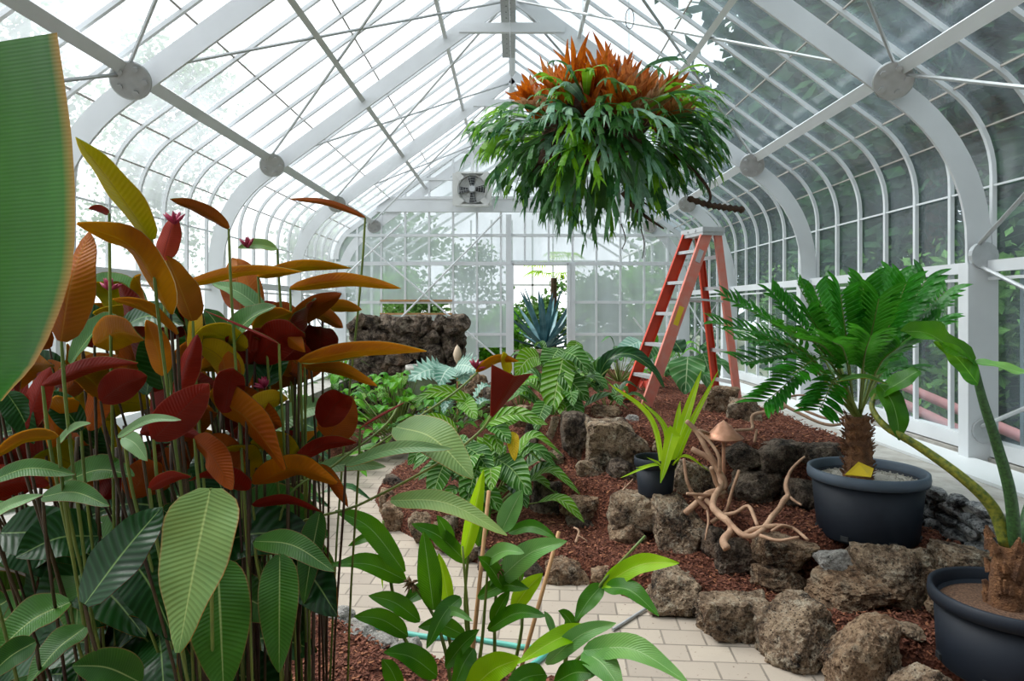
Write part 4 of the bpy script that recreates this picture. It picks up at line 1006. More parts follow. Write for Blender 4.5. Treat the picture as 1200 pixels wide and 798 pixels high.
for i in range(430):
    az = r.uniform(0, 2 * PI); el = r.uniform(-1.0, .55) if i % 3 else r.uniform(-.3, .35)
    d = V((math.cos(az) * math.cos(el), math.sin(az) * math.cos(el), math.sin(el)))
    front = d.y < .35
    if el < -.5 and r.random() < .4: continue
    if front and el > 0 and i % 2: continue
    p = SCN + V((d.x * .42, d.y * .36, d.z * .25 - .02))
    l = r.uniform(.17, .33)
    if d.z < -.3: l = r.uniform(.22, .36) * (1.05 - .55 * abs(d.x))
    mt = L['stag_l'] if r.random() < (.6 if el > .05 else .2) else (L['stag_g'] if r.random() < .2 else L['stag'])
    dirn = (d + V((0, 0, .25 if el > -.2 else -.1)) + V((r.uniform(-.3, .3), r.uniform(-.3, .3), 0))).normalized()
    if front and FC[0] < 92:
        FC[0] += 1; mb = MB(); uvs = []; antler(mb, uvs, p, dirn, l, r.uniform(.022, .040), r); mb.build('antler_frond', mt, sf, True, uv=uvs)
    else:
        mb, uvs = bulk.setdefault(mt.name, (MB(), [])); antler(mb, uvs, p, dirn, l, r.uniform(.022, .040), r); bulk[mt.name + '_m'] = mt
bm_ = MB(); bu = []; mats_ = []
for kname in [k for k in bulk if not k.endswith('_m')]:
    mb, uvs = bulk[kname]; o_ = len(bm_.v); mi = len(mats_); mats_.append(bulk[kname + '_m'])
    bm_.v += mb.v; bu += uvs; bm_.f += [tuple(o_ + q for q in f) for f in mb.f]; bm_.m += [mi] * len(mb.f)
o = bm_.build('antler_fronds', mats_, sf, True, uv=bu); o['kind'] = 'stuff'
for i in range(99):   # brown shield fronds standing up around the top
    az = r.uniform(0, 2 * PI); x = math.cos(az) * r.uniform(.15, 1); yy = math.sin(az) * r.uniform(.3, 1)
    p = SCN + V((x * .5, yy * .36 - .05, r.uniform(-.06, .16))); l = r.uniform(.24, .40) * (1 - .3 * abs(x)); lean = V((x * .55 + r.uniform(-.2, .2), yy * .5 - .1, 1)).normalized()
    mb = MB(); uvs = []; mt = L['shield_p'] if r.random() < .3 else L['shield']
    fan = r.randint(5, 8)
    for j in range(fan):
        a = (j - (fan - 1) / 2) * .17; sd = lean.cross(V((0, 1, 0))).normalized(); dj = (lean + sd * a + V((0, r.uniform(-.4, .1), 0))).normalized()
        lj = l * r.uniform(.6, 1.1)
        leaf(None, '', [p, p + dj * lj * .55 + V((0, -.03, 0)), p + dj * lj + V((r.uniform(-.04, .04), r.uniform(-.08, .03), r.uniform(-.05, .01)))], .055, (r.uniform(-.6, .6), -1, .2), mt, shape='lan', fold=.35, wave=.06, ns=7, nw=1, mb=mb, uvs=uvs)
    mb.build('shield_frond', mt, sf, True, uv=uvs)
def strip(pp, r0, r1, mt, par, nm, knob=0):
    q = ctr([P(*p) for p in pp], 20); mb = MB()
    mb.tube(q, [(r0 + (r1 - r0) * i / 20) * (1 + knob * (i % 2)) for i in range(21)], 7); return mb.build(nm, mt, par, True)
strip([(790, 180, 4.5), (818, 205, 4.5), (832, 226, 4.5), (828, 238, 4.5), (806, 232, 4.5)], .012, .007, M['bark'], sf, 'hanging_branch')
strip([(806, 232, 4.5), (830, 240, 4.5), (850, 243, 4.5), (872, 246, 4.5)], .014, .016, M['bark'], sf, 'hanging_branch', .7)
strip([(730, 225, 4.5), (742, 242, 4.5), (760, 256, 4.5), (778, 268, 4.5)], .02, .006, M['bark'], sf, 'hanging_branch')
strip([(742, 242, 4.5), (752, 236, 4.5), (770, 250, 4.5)], .008, .004, M['bark'], sf, 'hanging_branch')
strip([(728, 262, 4.5), (733, 280, 4.5), (729, 292, 4.5)], .004, .003, M['bark'], sf, 'aerial_root')
strip([(751, 268, 4.5), (755, 285, 4.5), (753, 303, 4.5)], .004, .003, M['bark'], sf, 'aerial_root')

# ------------------------------------------------------------------ fan
fc = V((-.7, fy - .1, 1.6 + 140 / 800 * (fy - .1))); fs = .285
fn = thing('exhaust_fan', 'square wall fan with dark blades under the far gable', 'fan', fc)
mb = MB()
for a, b in (((-1, -1), (1, -1)), ((-1, 1), (1, 1)), ((-1, -1), (-1, 1)), ((1, -1), (1, 1))):
    mb.bar(fc + V((a[0] * fs, 0, a[1] * fs)), fc + V((b[0] * fs, 0, b[1] * fs)), .12, .03, up=(0, 1, 0) if a[0] == b[0] else (0, 0, 1))
i0 = len(mb.v); prf = [(fs * .9, -.06), (fs * .86, -.02), (fs * .84, .06)]
mb.lathe(prf, (0, 0, 0), 36)
for i in range(i0, len(mb.v)): v = mb.v[i]; mb.v[i] = V((v.x, v.z, v.y)) + fc
for k in range(4):
    a = PI / 4 + k * PI / 2; q = V((math.cos(a), 0, math.sin(a)))
    mb.bar(fc + q * fs * .88 - V((0, .06, 0)), fc + q * fs * 1.36 - V((0, .06, 0)), .10, .006, up=(0, 1, 0))
mb.build('housing', M['fanwhite'], fn)
mb = MB(); mb.box(fc + V((0, .07, 0)), (fs * .95, .004, fs * .95)); mb.build('back_shutter', M['fanwhite'], fn)
for k in range(4):
    a = k * PI / 2 + .05; q = V((math.cos(a), 0, math.sin(a))); s_ = V((-math.sin(a), 0, math.cos(a)))
    mb = MB(); i0 = 0
    for t in range(6):
        rr = fs * (.15 + .65 * t / 5); w_ = fs * (.1 + .14 * t / 5)
        mb.v += [fc + q * rr - s_ * w_ + V((0, .02, 0)), fc + q * rr + s_ * w_ + V((0, -.03, 0))]
    n0 = len(mb.v); mb.v += [v + V((0, .006, 0)) for v in mb.v[:n0]]
    for t in range(5):
        a_ = 2 * t; mb.f += [(a_, a_ + 1, a_ + 3, a_ + 2), (n0 + a_, n0 + a_ + 2, n0 + a_ + 3, n0 + a_ + 1)]; mb.m += [0, 0]
    mb.build('blade', M['dark'], fn)
mb = MB(); mb.tube([fc + V((0, -.09, 0)), fc + V((0, .05, 0))], .055, 18); mb.build('motor', M['galv'], fn)
mb = MB()
for rr in (.25, .4, .55, .7, .85):
    q = [fc + V((fs * rr * math.cos(a), -.075, fs * rr * math.sin(a))) for a in [i * PI / 14 for i in range(29)]]; mb.tube(q, .0025, 4)
for k in range(8):
    a = k * PI / 4 + .2; mb.tube([fc + V((0, -.077, 0)), fc + V((math.cos(a) * fs * .95, -.077, math.sin(a) * fs * .95))], .0025, 4)
mb.build('wire_guard', M['galv'], fn)

# ------------------------------------------------------------------ hose, sticks, stakes
mb = MB(); q = ctr([G(x, y, .012) for x, y in ((340, 690), (365, 706), (392, 716), (415, 727), (450, 736), (500, 746), (545, 747), (575, 752), (605, 757), (640, 764), (600, 790), (520, 800))], 70)
mb.tube(q, .0125, 8); tag(mb.build('garden_hose', M['hose'], smooth=True), 'teal garden hose lying along the paved path edge', 'hose')
mb = MB(); mb.tube([G(718, 738, .01), G(757, 713, .012)], .008, 6); tag(mb.build('stick', M['galv']), 'thin grey stick lying on the pavers by ginger leaves', 'stick')
for a, b, lb in (((573, 575, 2.35), (548, 820, 2.3), 'thick bamboo stake tied among the centre ginger canes'), ((655, 623, 2.4), (606, 800, 2.35), 'thin bamboo stake leaning beside centre ginger plant')):
    A, B = P(*a), P(*b); B2 = B + (B - A).normalized() * ((B.z - .06) / max(.01, (A - B).normalized().z)) if B.z > .06 else B
    mb = MB(); mb.tube([B2, B, A], [.0075, .0075, .007], 8)
    tag(mb.build('bamboo_stake', M['bamboo'], smooth=True), lb, 'stake')

# ------------------------------------------------------------------ plants with broad leaves
TOPS = {'g': 'cal_top', 'p': 'cal_pale', 'd': 'cal_dark', 'y': 'cal_grey'}
BK = {'o': 'o_back', 'y': 'y_back', 'r': 'r_back', 'p': 'p_back', 'b': 'b_back'}
clumps = {
 'A': (thing('prayer_plant', 'clump of tall green and red-backed leaves behind the torn banana leaf', 'plant', (-1.15, 1.9, .09)), V((-1.15, 1.9, .05))),
 'B': (thing('prayer_plant', 'tall clump of broad leaves with orange undersides and big pale hanging leaf', 'plant', (-.72, 1.75, .09)), V((-.72, 1.75, .05))),
 'C': (thing('prayer_plant', 'clump of copper-backed leaves leaning out over the paved path', 'plant', (-.75, 2.35, .09)), V((-.75, 2.35, .05)))}
# (clump, base, tip, width px, side shown, top, back, options)
CL = [
 ('B', (178, 281, 1.45), (89, 160, 1.3), 52, 'b', 'p', 'y', dict(bw=.02, fold=.25)),
 ('B', (268, 268, 1.7), (199, 233, 1.6), 24, 'b', 'g', 'b', dict(bw=.05, fold=.6)),
 ('C', (325, 292, 2.0), (279, 290, 1.95), 18, 't', 'p', 'y', dict(bw=.1, fold=.3)),
 ('C', (428, 255, 2.0), (338, 233, 1.9), 14, 'b', 'p', 'b', dict(bw=.06, fold=.9)),
 ('B', (190, 305, 1.6), (206, 250, 1.6), 30, 'b', 'g', 'p', dict(bw=.0, fold=.3)),
 ('B', (200, 368, 1.5), (90, 262, 1.35), 52, 'b', 'p', 'o', dict(mid=(158, 292, 1.42), fold=.35)),
 ('A', (72, 400, 1.35), (105, 272, 1.4), 58, 'b', 'g', 'o', dict(mid=(84, 330, 1.34), fold=.25)),
 ('B', (226, 376, 1.65), (196, 300, 1.6), 46, 'b', 'g', 'o', dict(bw=.02)),
 ('B', (176, 440, 1.8), (140, 330, 1.75), 50, 'b', 'g', 'r', dict()),
 ('B', (208, 392, 1.5), (132, 350, 1.45), 22, 'b', 'g', 'o', dict(bw=.12, fold=.5)),
 ('B', (192, 440, 1.6), (172, 375, 1.6), 32, 'b', 'g', 'o', dict()),
 ('B', (206, 470, 1.6), (232, 392, 1.6), 36, 'b', 'g', 'r', dict(fold=.5)),
 ('A', (50, 452, 1.4), (162, 425, 1.35), 26, 'b', 'g', 'r', dict(bw=.06, fold=.6)),
 ('B', (118, 470, 1.6), (172, 440, 1.6), 44, 'b', 'g', 'r', dict()),
 ('B', (180, 515, 1.45), (245, 450, 1.45), 52, 'b', 'g', 'r', dict(bw=.0)),
 ('C', (245, 465, 1.7), (335, 550, 1.6), 62, 'b', 'g', 'o', dict(bw=.12, fold=.25)),
 ('C', (250, 470, 1.75), (330, 500, 1.7), 52, 'b', 'g', 'b', dict(bw=.08)),
 ('A', (68, 512, 1.35), (-15, 540, 1.25), 24, 'b', 'g', 'o', dict(bw=.14, fold=.5)),
 ('A', (68, 520, 1.4), (106, 496, 1.35), 16, 't', 'y', 'r', dict(fold=.4)),
 ('B', (138, 512, 1.4), (212, 492, 1.35), 16, 't', 'y', 'r', dict(bw=.1, fold=.3)),
 ('C', (212, 335, 1.8), (354, 318, 1.75), 18, 'b', 'p', 'o', dict(bw=.05, fold=.5)),
 ('B', (312, 368, 2.1), (248, 332, 2.1), 26, 't', 'y', 'r', dict(bw=.1)),
 ('C', (327, 403, 1.7), (237, 363, 1.65), 9, 'b', 'g', 'r', dict(fold=1.2, bw=.0)),
 ('C', (340, 338, 1.9), (470, 338, 1.8), 22, 'b', 'p', 'o', dict(bw=.06, fold=.45)),
 ('C', (302, 324, 2.0), (412, 314, 1.95), 18, 'b', 'g', 'o', dict(bw=.06, fold=.3)),
 ('C', (338, 384, 1.9), (400, 344, 1.85), 30, 'b', 'g', 'b', dict(bw=.05)),
 ('C', (378, 362, 2.0), (424, 363, 2.0), 18, 'b', 'g', 'o', dict()),
 ('C', (362, 366, 1.95), (402, 384, 1.9), 24, 'b', 'g', 'o', dict()),
 ('C', (298, 390, 1.8), (342, 366, 1.8), 30, 'b', 'g', 'o', dict()),
 ('C', (312, 388, 1.75), (358, 412, 1.7), 34, 'b', 'g', 'o', dict(bw=.12)),
 ('C', (350, 424, 1.75), (500, 411, 1.65), 26, 'b', 'p', 'o', dict(bw=.04, fold=.45)),
 ('C', (352, 424, 1.78), (432, 416, 1.72), 16, 't', 'p', 'o', dict(bw=.0)),
 ('C', (357, 430, 1.8), (442, 452, 1.75), 20, 'b', 'g', 'o', dict(bw=.08)),
 ('C', (386, 514, 1.9), (412, 464, 1.9), 50, 'b', 'g', 'b', dict(bw=.0, shape='heart')),
 ('C', (422, 502, 1.85), (475, 471, 1.8), 11, 'b', 'g', 'r', dict(fold=1.2, bw=0)),
 ('C', (318, 505, 2.0), (388, 474, 2.0), 36, 't', 'y', 'r', dict(bw=.1)),
 ('C', (345, 540, 1.8), (418, 518, 1.75), 22, 'b', 'g', 'r', dict(bw=.1)),
 ('C', (405, 545, 1.75), (530, 526, 1.65), 20, 't', 'y', 'o', dict(bw=.07)),
 ('C', (464, 500, 1.8), (554, 560, 1.65), 58, 't', 'p', 'o', dict(bw=.12, fold=.15)),
 ('C', (576, 489, 1.8), (603, 440, 1.74), 46, 'b', 'g', 'r', dict(bw=.0, fold=.45, shape='tri', wave=0, twist=0)),
 ('C', (558, 436, 2.0), (608, 423, 1.95), 14, 'b', 'g', 'o', dict(bw=.15)),
 ('C', (597, 438, 2.0), (590, 412, 1.95), 14, 'b', 'p', 'y', dict(bw=.0)),
 ('C', (458, 586, 1.7), (594, 627, 1.55), 28, 't', 'p', 'o', dict(bw=.1, fold=.2)),
 ('C', (298, 634, 1.6), (392, 670, 1.5), 34, 't', 'g', 'r', dict(bw=.1, fold=.2)),
 ('C', (375, 600, 1.8), (356, 708, 1.72), 38, 't', 'g', 'r', dict(bw=.06, fold=.6)),
 ('C', (328, 650, 1.5), (327, 788, 1.4), 52, 't', 'g', 'r', dict(bw=.05, fold=.5, fold_r=.1, n=(.35, -.9, .1))),
 ('C', (296, 592, 1.8), (378, 600, 1.75), 18, 'b', 'g', 'r', dict(bw=.1)),
 ('C', (364, 548, 1.85), (408, 594, 1.8), 24, 'b', 'g', 'b', dict(bw=.15)),
 ('C', (368, 550, 1.9), (452, 547, 1.85), 22, 't', 'y', 'o', dict(bw=.05)),
 ('B', (247, 572, 1.22), (209, 765, 1.12), 100, 't', 'p', 'o', dict(bw=.03, fold=.12, shape='heart', n=(-.15, -1, .25))),
 ('B', (99, 708, 1.25), (190, 594, 1.35), 74, 't', 'd', 'r', dict(bw=.03, fold=.12, n=(-.2, -.8, .6))),
 ('B', (255, 655, 1.4), (262, 812, 1.3), 78, 't', 'g', 'r', dict(bw=.04, fold=.15, n=(.15, -1, .2))),
 ('B', (150, 650, 1.55), (205, 752, 1.5), 64, 't', 'd', 'r', dict(bw=.1, fold=.2)),
 ('A', (50, 582, 1.4), (128, 593, 1.3), 30, 't', 'g', 'r', dict(bw=.08)),
 ('A', (-20, 568, 1.4), (88, 556, 1.35), 26, 't', 'g', 'r', dict(bw=.1)),
 ('A', (-20, 610, 1.3), (50, 580, 1.3), 20, 't', 'y', 'r', dict(bw=.05)),
 ('A', (82, 706, 1.5), (-10, 770, 1.4), 60, 't', 'g', 'r', dict(bw=.12)),
 ('A', (100, 735, 1.4), (30, 806, 1.3), 46, 't', 'g', 'r', dict(bw=.1)),
 ('A', (165, 800, 1.3), (85, 780, 1.25), 50, 't', 'g', 'r', dict(bw=.1)),
 ('A', (42, 752, 1.3), (-20, 800, 1.25), 36, 't', 'g', 'r', dict(bw=.1)),
 ('B', (145, 512, 1.5), (173, 540, 1.45), 24, 't', 'y', 'r', dict(bw=.1)),
 ('B', (175, 572, 1.4), (224, 558, 1.4), 20, 'b', 'g', 'r', dict(bw=.1)),
 ('B', (228, 514, 1.5), (272, 574, 1.45), 40, 'b', 'g', 'b', dict(bw=.1)),
 ('B', (165, 508, 1.55), (236, 512, 1.5), 26, 'b', 'g', 'r', dict(bw=.1)),
 ('A', (30, 505, 1.5), (60, 430, 1.5), 34, 'b', 'g', 'r', dict()),
 ('A', (95, 505, 1.6), (55, 460, 1.6), 36, 't', 'd', 'r', dict()),
 ('A', (8, 460, 1.5), (40, 520, 1.5), 34, 't', 'd', 'r', dict()),
 ('A', (128, 250, 1.6), (104, 244, 1.6), 12, 'b', 'g', 'r', dict()),
 ('B', (282, 455, 1.8), (300, 395, 1.8), 32, 't', 'g', 'r', dict()),
 ('B', (250, 430, 1.85), (300, 408, 1.8), 20, 't', 'y', 'o', dict()),
 ('B', (262, 395, 1.9), (240, 362, 1.9), 26, 't', 'g', 'o', dict()),
]
for (c, a, b, w, face, tp, bk, opt) in CL:
    par, root = clumps[c]
    A = P(*a); rt = V((root.x * .55 + A.x * .45 * .9 + rnd.uniform(-.05, .05), root.y * .5 + A.y * .5 + rnd.uniform(-.02, .12), .05))
    opt = dict(opt); opt.setdefault('fold', .3)
    lpx(par, a, b, w, face, L[TOPS[tp]], L[BK[bk]], root=rt if a[0] < 440 else None, pr=.0028, pmat=M['redstem'] if rnd.random() < .5 else M['stem'], **opt)
# fuller foliage behind, up to the number of leaves one can still tell apart
r = random.Random(31)
for c, (x0, x1, y0, y1), n in (('A', (-40, 130, 560, 810), 30), ('B', (60, 290, 560, 800), 36), ('C', (240, 350, 500, 660), 22), ('A', (-30, 120, 400, 580), 34), ('B', (90, 310, 360, 590), 40), ('C', (240, 380, 370, 540), 26)):
    par, root = clumps[c]
    for q_ in range(n):
        x, y = r.uniform(x0, x1), r.uniform(y0, y1); d_ = r.uniform(1.65, 2.4); an = r.uniform(0, 2 * PI)
        lowq = y > 590; l = r.uniform(85, 135) if lowq else r.uniform(55, 105)
        face = 't' if (lowq or r.random() < .25) else 'b'
        lpx(par, (x, y, d_), (x + l * math.cos(an), y + abs(l * math.sin(an)) * (.8 if lowq else -.7), d_ - r.uniform(-.1, .2)), r.uniform(50, 74) if lowq else r.uniform(32, 54), face,
            L[r.choice(['cal_top', 'cal_dark', 'cal_dark', 'cal_dark'])], L[r.choice(['r_back', 'r_back', 'b_back', 'o_back', 'o_back', 'y_back'])],
            root=V((root.x * .5 + (x - 600) / F * d_ * .5, d_ + .15, .05)) if q_ % 2 else None, pr=.0028, pmat=M['redstem'], bw=.12)
# bare canes of the clumps
for c, xs_ in (('A', range(10, 120, 22)), ('B', range(120, 290, 22)), ('C', range(290, 360, 22))):
    par, root = clumps[c]; mb = MB()
    for x in xs_:
        d_ = r.uniform(1.7, 2.2); q = P(x + r.uniform(-20, 30), r.uniform(440, 540), d_); b_ = V((q.x + r.uniform(-.06, .06), d_, .05))
        mb.tube(ctr([b_, b_.lerp(q, .5) + V((r.uniform(-.03, .03), 0, 0)), q], 6), .005, 6)
    mb.build('cane', M['redstem'], par, True)
# long bare stalks reaching over the path with small magenta flowers
par = clumps['C'][0]
for pp in ([(330, 632, 1.9), (420, 592, 1.85), (510, 545, 1.8), (560, 508, 1.8), (577, 486, 1.8)], [(300, 600, 2.0), (400, 548, 1.95), (470, 502, 1.95), (530, 462, 1.98), (560, 436, 2.0)], [(330, 600, 1.8), (392, 545, 1.85), (450, 500, 1.9), (470, 470, 1.95)]):
    q = ctr([V((-.62, 1.95, .06)), V((-.66, 1.95, .6))] + [P(*p) for p in pp], 30); mb = MB(); mb.tube(q, .0035, 6); mb.build('cane', M['stem'], par, True)
M['mag'] = simple('magenta_bract', hx('b02a52'), .5, var=.2)
for x, y, d_ in ((205, 262, 1.58), (318, 505, 1.75), (310, 455, 1.75), (128, 340, 1.7), (558, 432, 2.0), (290, 290, 1.95)):
    mb = MB(); c = P(x, y, d_)
    for k in range(9):
        dv = V((rnd.uniform(-.7, .7), rnd.uniform(-.5, .5), rnd.uniform(.1, 1))).normalized(); mb.tube([c, c + dv * .018, c + dv * .032], [.003, .005, .0008], 5)
    mb.build('flower', M['mag'], clumps['C' if x > 280 else 'B'][0], True)
# banana leaf
ban = thing('banana_plant', 'large upright green banana leaf with orange edge, close by', 'plant', (-1.02, 1.0, .09))
mb = MB(); uvs = []; n_ = 30
edge_r = [(40, 67), (60, 70), (100, 76), (160, 84), (220, 88), (280, 88), (320, 84), (360, 72), (400, 55), (430, 38), (452, 18), (466, 2)]
for i in range(n_ + 1):
    t = i / n_; y = 38 + (470 - 38) * t; xr = np.interp(y, [e[0] for e in edge_r], [e[1] for e in edge_r])
    xl = -150 if y < 380 else -150 + (y - 380) * 1.2
    for j in range(13):
        s = j / 12; x = xl + (xr - xl) * s; yy = y + (67 - x) * .16 * (1 - t) if t < .3 else y + (67 - x) * .16 * (1 - t)
        dd = 1.0 + .06 * math.sin(s * PI) + .05 * (1 - s) + .006 * math.sin(s * 40)
        mb.v.append(P(x, yy, dd)); uvs.append((s * .5 + .5, t))
for i in range(n_):
    for j in range(12): a = i * 13 + j; mb.f.append((a, a + 1, a + 14, a + 13)); mb.m.append(0)
mb.build('leaf', L['banana'], ban, True, uv=uvs)
mb = MB(); mb.tube(ctr([V((-.85, 1.02, .05)), P(-90, 500, 1.08), P(-140, 250, 1.07), P(-150, 60, 1.06)], 14), [.03] * 5 + [.02] * 5 + [.01] * 5, 8); mb.build('leaf_stalk', M['stem'], ban, True)

# ------------------------------------------------------------------ ginger plants
def ginger(label, root, canes, leaves):
    t = thing('ginger_plant', label, 'plant', root)
    for pp in canes:
        q = [P(*p) for p in pp]; b_ = q[0].copy(); b_.z = .07
        pts = ctr([b_] + q, 14) if q[0].z > .1 else ctr(q, 14); mb = MB(); mb.tube(pts, [.0085 - .0045 * i / 14 for i in range(15)], 7); mb.build('cane', M['stem'], t, True)
    for (a, b, w, k, opt) in leaves:
        o = dict(bw=.10, fold=.3, shape='lan', wave=.03, wf=1.15); o.update(opt); face = o.pop('face', 't')
        lpx(t, a, b, w, face, L[{'m': 'ging', 'b': 'ging_b', 'g': 'ging_g'}[k]], **o)
    return t
g1 = ginger('leafy ginger clump in the near bed with two bamboo stakes', P(545, 900, 2.3) * 1 if False else V((-.15, 2.3, .08)),
 [[(528, 800, 2.25), (512, 730, 2.25), (484, 684, 2.25)], [(535, 800, 2.3), (520, 720, 2.3), (500, 640, 2.3)], [(555, 800, 2.3), (545, 700, 2.3), (560, 560, 2.3)], [(580, 800, 2.3), (580, 720, 2.3), (585, 640, 2.3)],
  [(560, 800, 2.25), (566, 740, 2.25), (572, 660, 2.25)], [(505, 800, 2.3), (470, 740, 2.3), (452, 640, 2.3), (449, 610, 2.3)], [(600, 800, 2.35), (612, 730, 2.35), (608, 660, 2.35)], [(540, 820, 2.3), (550, 760, 2.25), (542, 640, 2.25)]],
 [((543, 655, 2.28), (567, 550, 2.25), 26, 'b', dict(fold=.5, bw=0)), ((588, 622, 2.3), (612, 574, 2.28), 32, 'g', dict(shape='ov', n=(-.3, -.9, .3), bw=.02)), ((508, 715, 2.25), (496, 622, 2.2), 36, 'm', dict(bw=.02, n=(.2, -1, .2))),
  ((474, 670, 2.25), (392, 598, 2.2), 32, 'm', dict(bw=.14)), ((476, 680, 2.28), (388, 662, 2.15), 32, 'm', dict(bw=.1)), ((462, 640, 2.3), (408, 640, 2.25), 18, 'm', dict(bw=.2)), ((478, 745, 2.2), (415, 722, 2.1), 30, 'm', dict(bw=.1)),
  ((512, 792, 2.1), (450, 764, 2.0), 36, 'm', dict(bw=.1)), ((492, 728, 2.2), (432, 698, 2.15), 28, 'm', dict(bw=.1)), ((522, 782, 2.15), (562, 738, 2.1), 28, 'm', dict(bw=.06)), ((572, 738, 2.25), (640, 722, 2.1), 26, 'm', dict(bw=.12)),
  ((508, 724, 2.2), (554, 728, 2.1), 15, 'g', dict(bw=.15)), ((576, 730, 2.25), (598, 692, 2.2), 22, 'm', dict(bw=.03)), ((600, 716, 2.3), (636, 672, 2.25), 28, 'b', dict(bw=.06)), ((576, 688, 2.28), (664, 634, 2.15), 36, 'g', dict(bw=.1)),
  ((566, 660, 2.25), (614, 648, 2.15), 26, 'g', dict(bw=.12)), ((596, 624, 2.3), (652, 630, 2.2), 20, 'm', dict(bw=.15)), ((527, 712, 2.25), (514, 648, 2.25), 22, 'b', dict(bw=.02)), ((548, 812, 2.05), (610, 772, 1.95), 46, 'b', dict(bw=.08, shape='ov')),
  ((470, 812, 2.15), (448, 772, 2.1), 28, 'm', dict()), ((548, 660, 2.35), (482, 614, 2.3), 26, 'm', dict(bw=.1)), ((560, 640, 2.4), (575, 590, 2.35), 24, 'm', dict()), ((520, 690, 2.35), (470, 710, 2.3), 26, 'm', dict(bw=.15)),
  ((540, 700, 2.2), (500, 760, 2.1), 28, 'm', dict(bw=.15)), ((555, 760, 2.15), (530, 812, 2.05), 30, 'm', dict(bw=.12)), ((612, 680, 2.4), (580, 640, 2.4), 22, 'm', dict()), ((590, 690, 2.25), (560, 652, 2.2), 24, 'm', dict()),
  ((530, 640, 2.35), (512, 604, 2.3), 20, 'm', dict(bw=.05)), ((449, 690, 2.3), (449, 610, 2.3), 8, 'b', dict(fold=1.0, bw=0)), ((560, 700, 2.3), (620, 690, 2.2), 26, 'm', dict(bw=.12)), ((545, 745, 2.3), (490, 735, 2.25), 26, 'm', dict(bw=.12))])
M['dry'] = simple('dried_flower', hx('8a6a4a'), .9, var=.3, scale=40)
for x, y, d_ in ((482, 684, 2.24), (583, 668, 2.25)):
    mb = MB(); c = P(x, y, d_)
    for k in range(26):
        dv = V((rnd.uniform(-1, 1), rnd.uniform(-1, 1), rnd.uniform(-.7, 1))).normalized(); mb.tube([c, c + dv * .015, c + dv * .03 + V((0, 0, -.006))], [.003, .004, .001], 4)
    mb.build('dried_flower_head', M['dry'], g1, True)
g2 = ginger('ginger plant with bright lime top leaves beside the path edge', V((.2, 2.1, .08)),
 [[(660, 800, 2.15), (672, 740, 2.15), (700, 690, 2.15), (756, 628, 2.12)], [(640, 830, 2.0), (670, 780, 2.0), (690, 762, 2.0)]],
 [((704, 688, 2.15), (796, 660, 2.05), 30, 'b', dict(bw=.12, wave=.04)), ((708, 688, 2.14), (772, 722, 2.0), 30, 'm', dict(bw=.16)), ((706, 685, 2.15), (674, 728, 2.1), 28, 'm', dict(bw=.06)),
  ((692, 735, 2.05), (606, 778, 1.9), 30, 'b', dict(bw=.05)), ((684, 762, 1.95), (806, 800, 1.75), 40, 'g', dict(bw=.14, wave=.03)), ((684, 764, 1.95), (730, 812, 1.8), 44, 'g', dict(bw=.12)), ((640, 778, 2.0), (722, 730, 1.95), 28, 'g', dict(bw=.1)),
  ((650, 748, 2.1), (638, 716, 2.1), 12, 'g', dict()), ((674, 737, 2.15), (654, 716, 2.1), 18, 'm', dict()), ((650, 800, 1.95), (700, 790, 1.85), 34, 'm', dict()), ((640, 790, 1.95), (590, 812, 1.85), 34, 'm', dict())])

# ------------------------------------------------------------------ generic rosette of leaves
def rosette(name, label, root, n, l, w, mats, el=(.3, 1.2), pet=.15, shape='ov', fold=.25, droop=.3, seed=1, wave=.02, lobes=0, ns=10, back=None, group=None, part='leaf'):
    r = random.Random(seed); t = thing(name, label, 'plant', root, group); R0 = V(root)
    for i in range(n):
        az = i * 2.4 + r.uniform(-.3, .3); e = r.uniform(*el); d = V((math.cos(az) * math.cos(e), math.sin(az) * math.cos(e), math.sin(e)))
        pl_ = pet * r.uniform(.6, 1.25); b_ = R0 + d * pl_; ll = l * r.uniform(.75, 1.15)
        flat = V((d.x, d.y, 0)); flat = flat.normalized() if flat.length > .01 else V((1, 0, 0))
        m_ = b_ + d * ll * .35 + flat * ll * .15; tip = b_ + d * ll * .4 + flat * ll * .55 - V((0, 0, droop * ll))
        leaf(t, part, [b_, m_, tip], w * r.uniform(.8, 1.15), V((-d.x * .3, -d.y * .3 - .2, 1)), r.choice(mats), back, shape, fold, wave, ns=ns, lobes=lobes, petiole=[R0, R0 + (b_ - R0) * .6 + V((0, 0, .01)), b_] if pet > .03 else None, pr=.0045, nw=2)
    return t
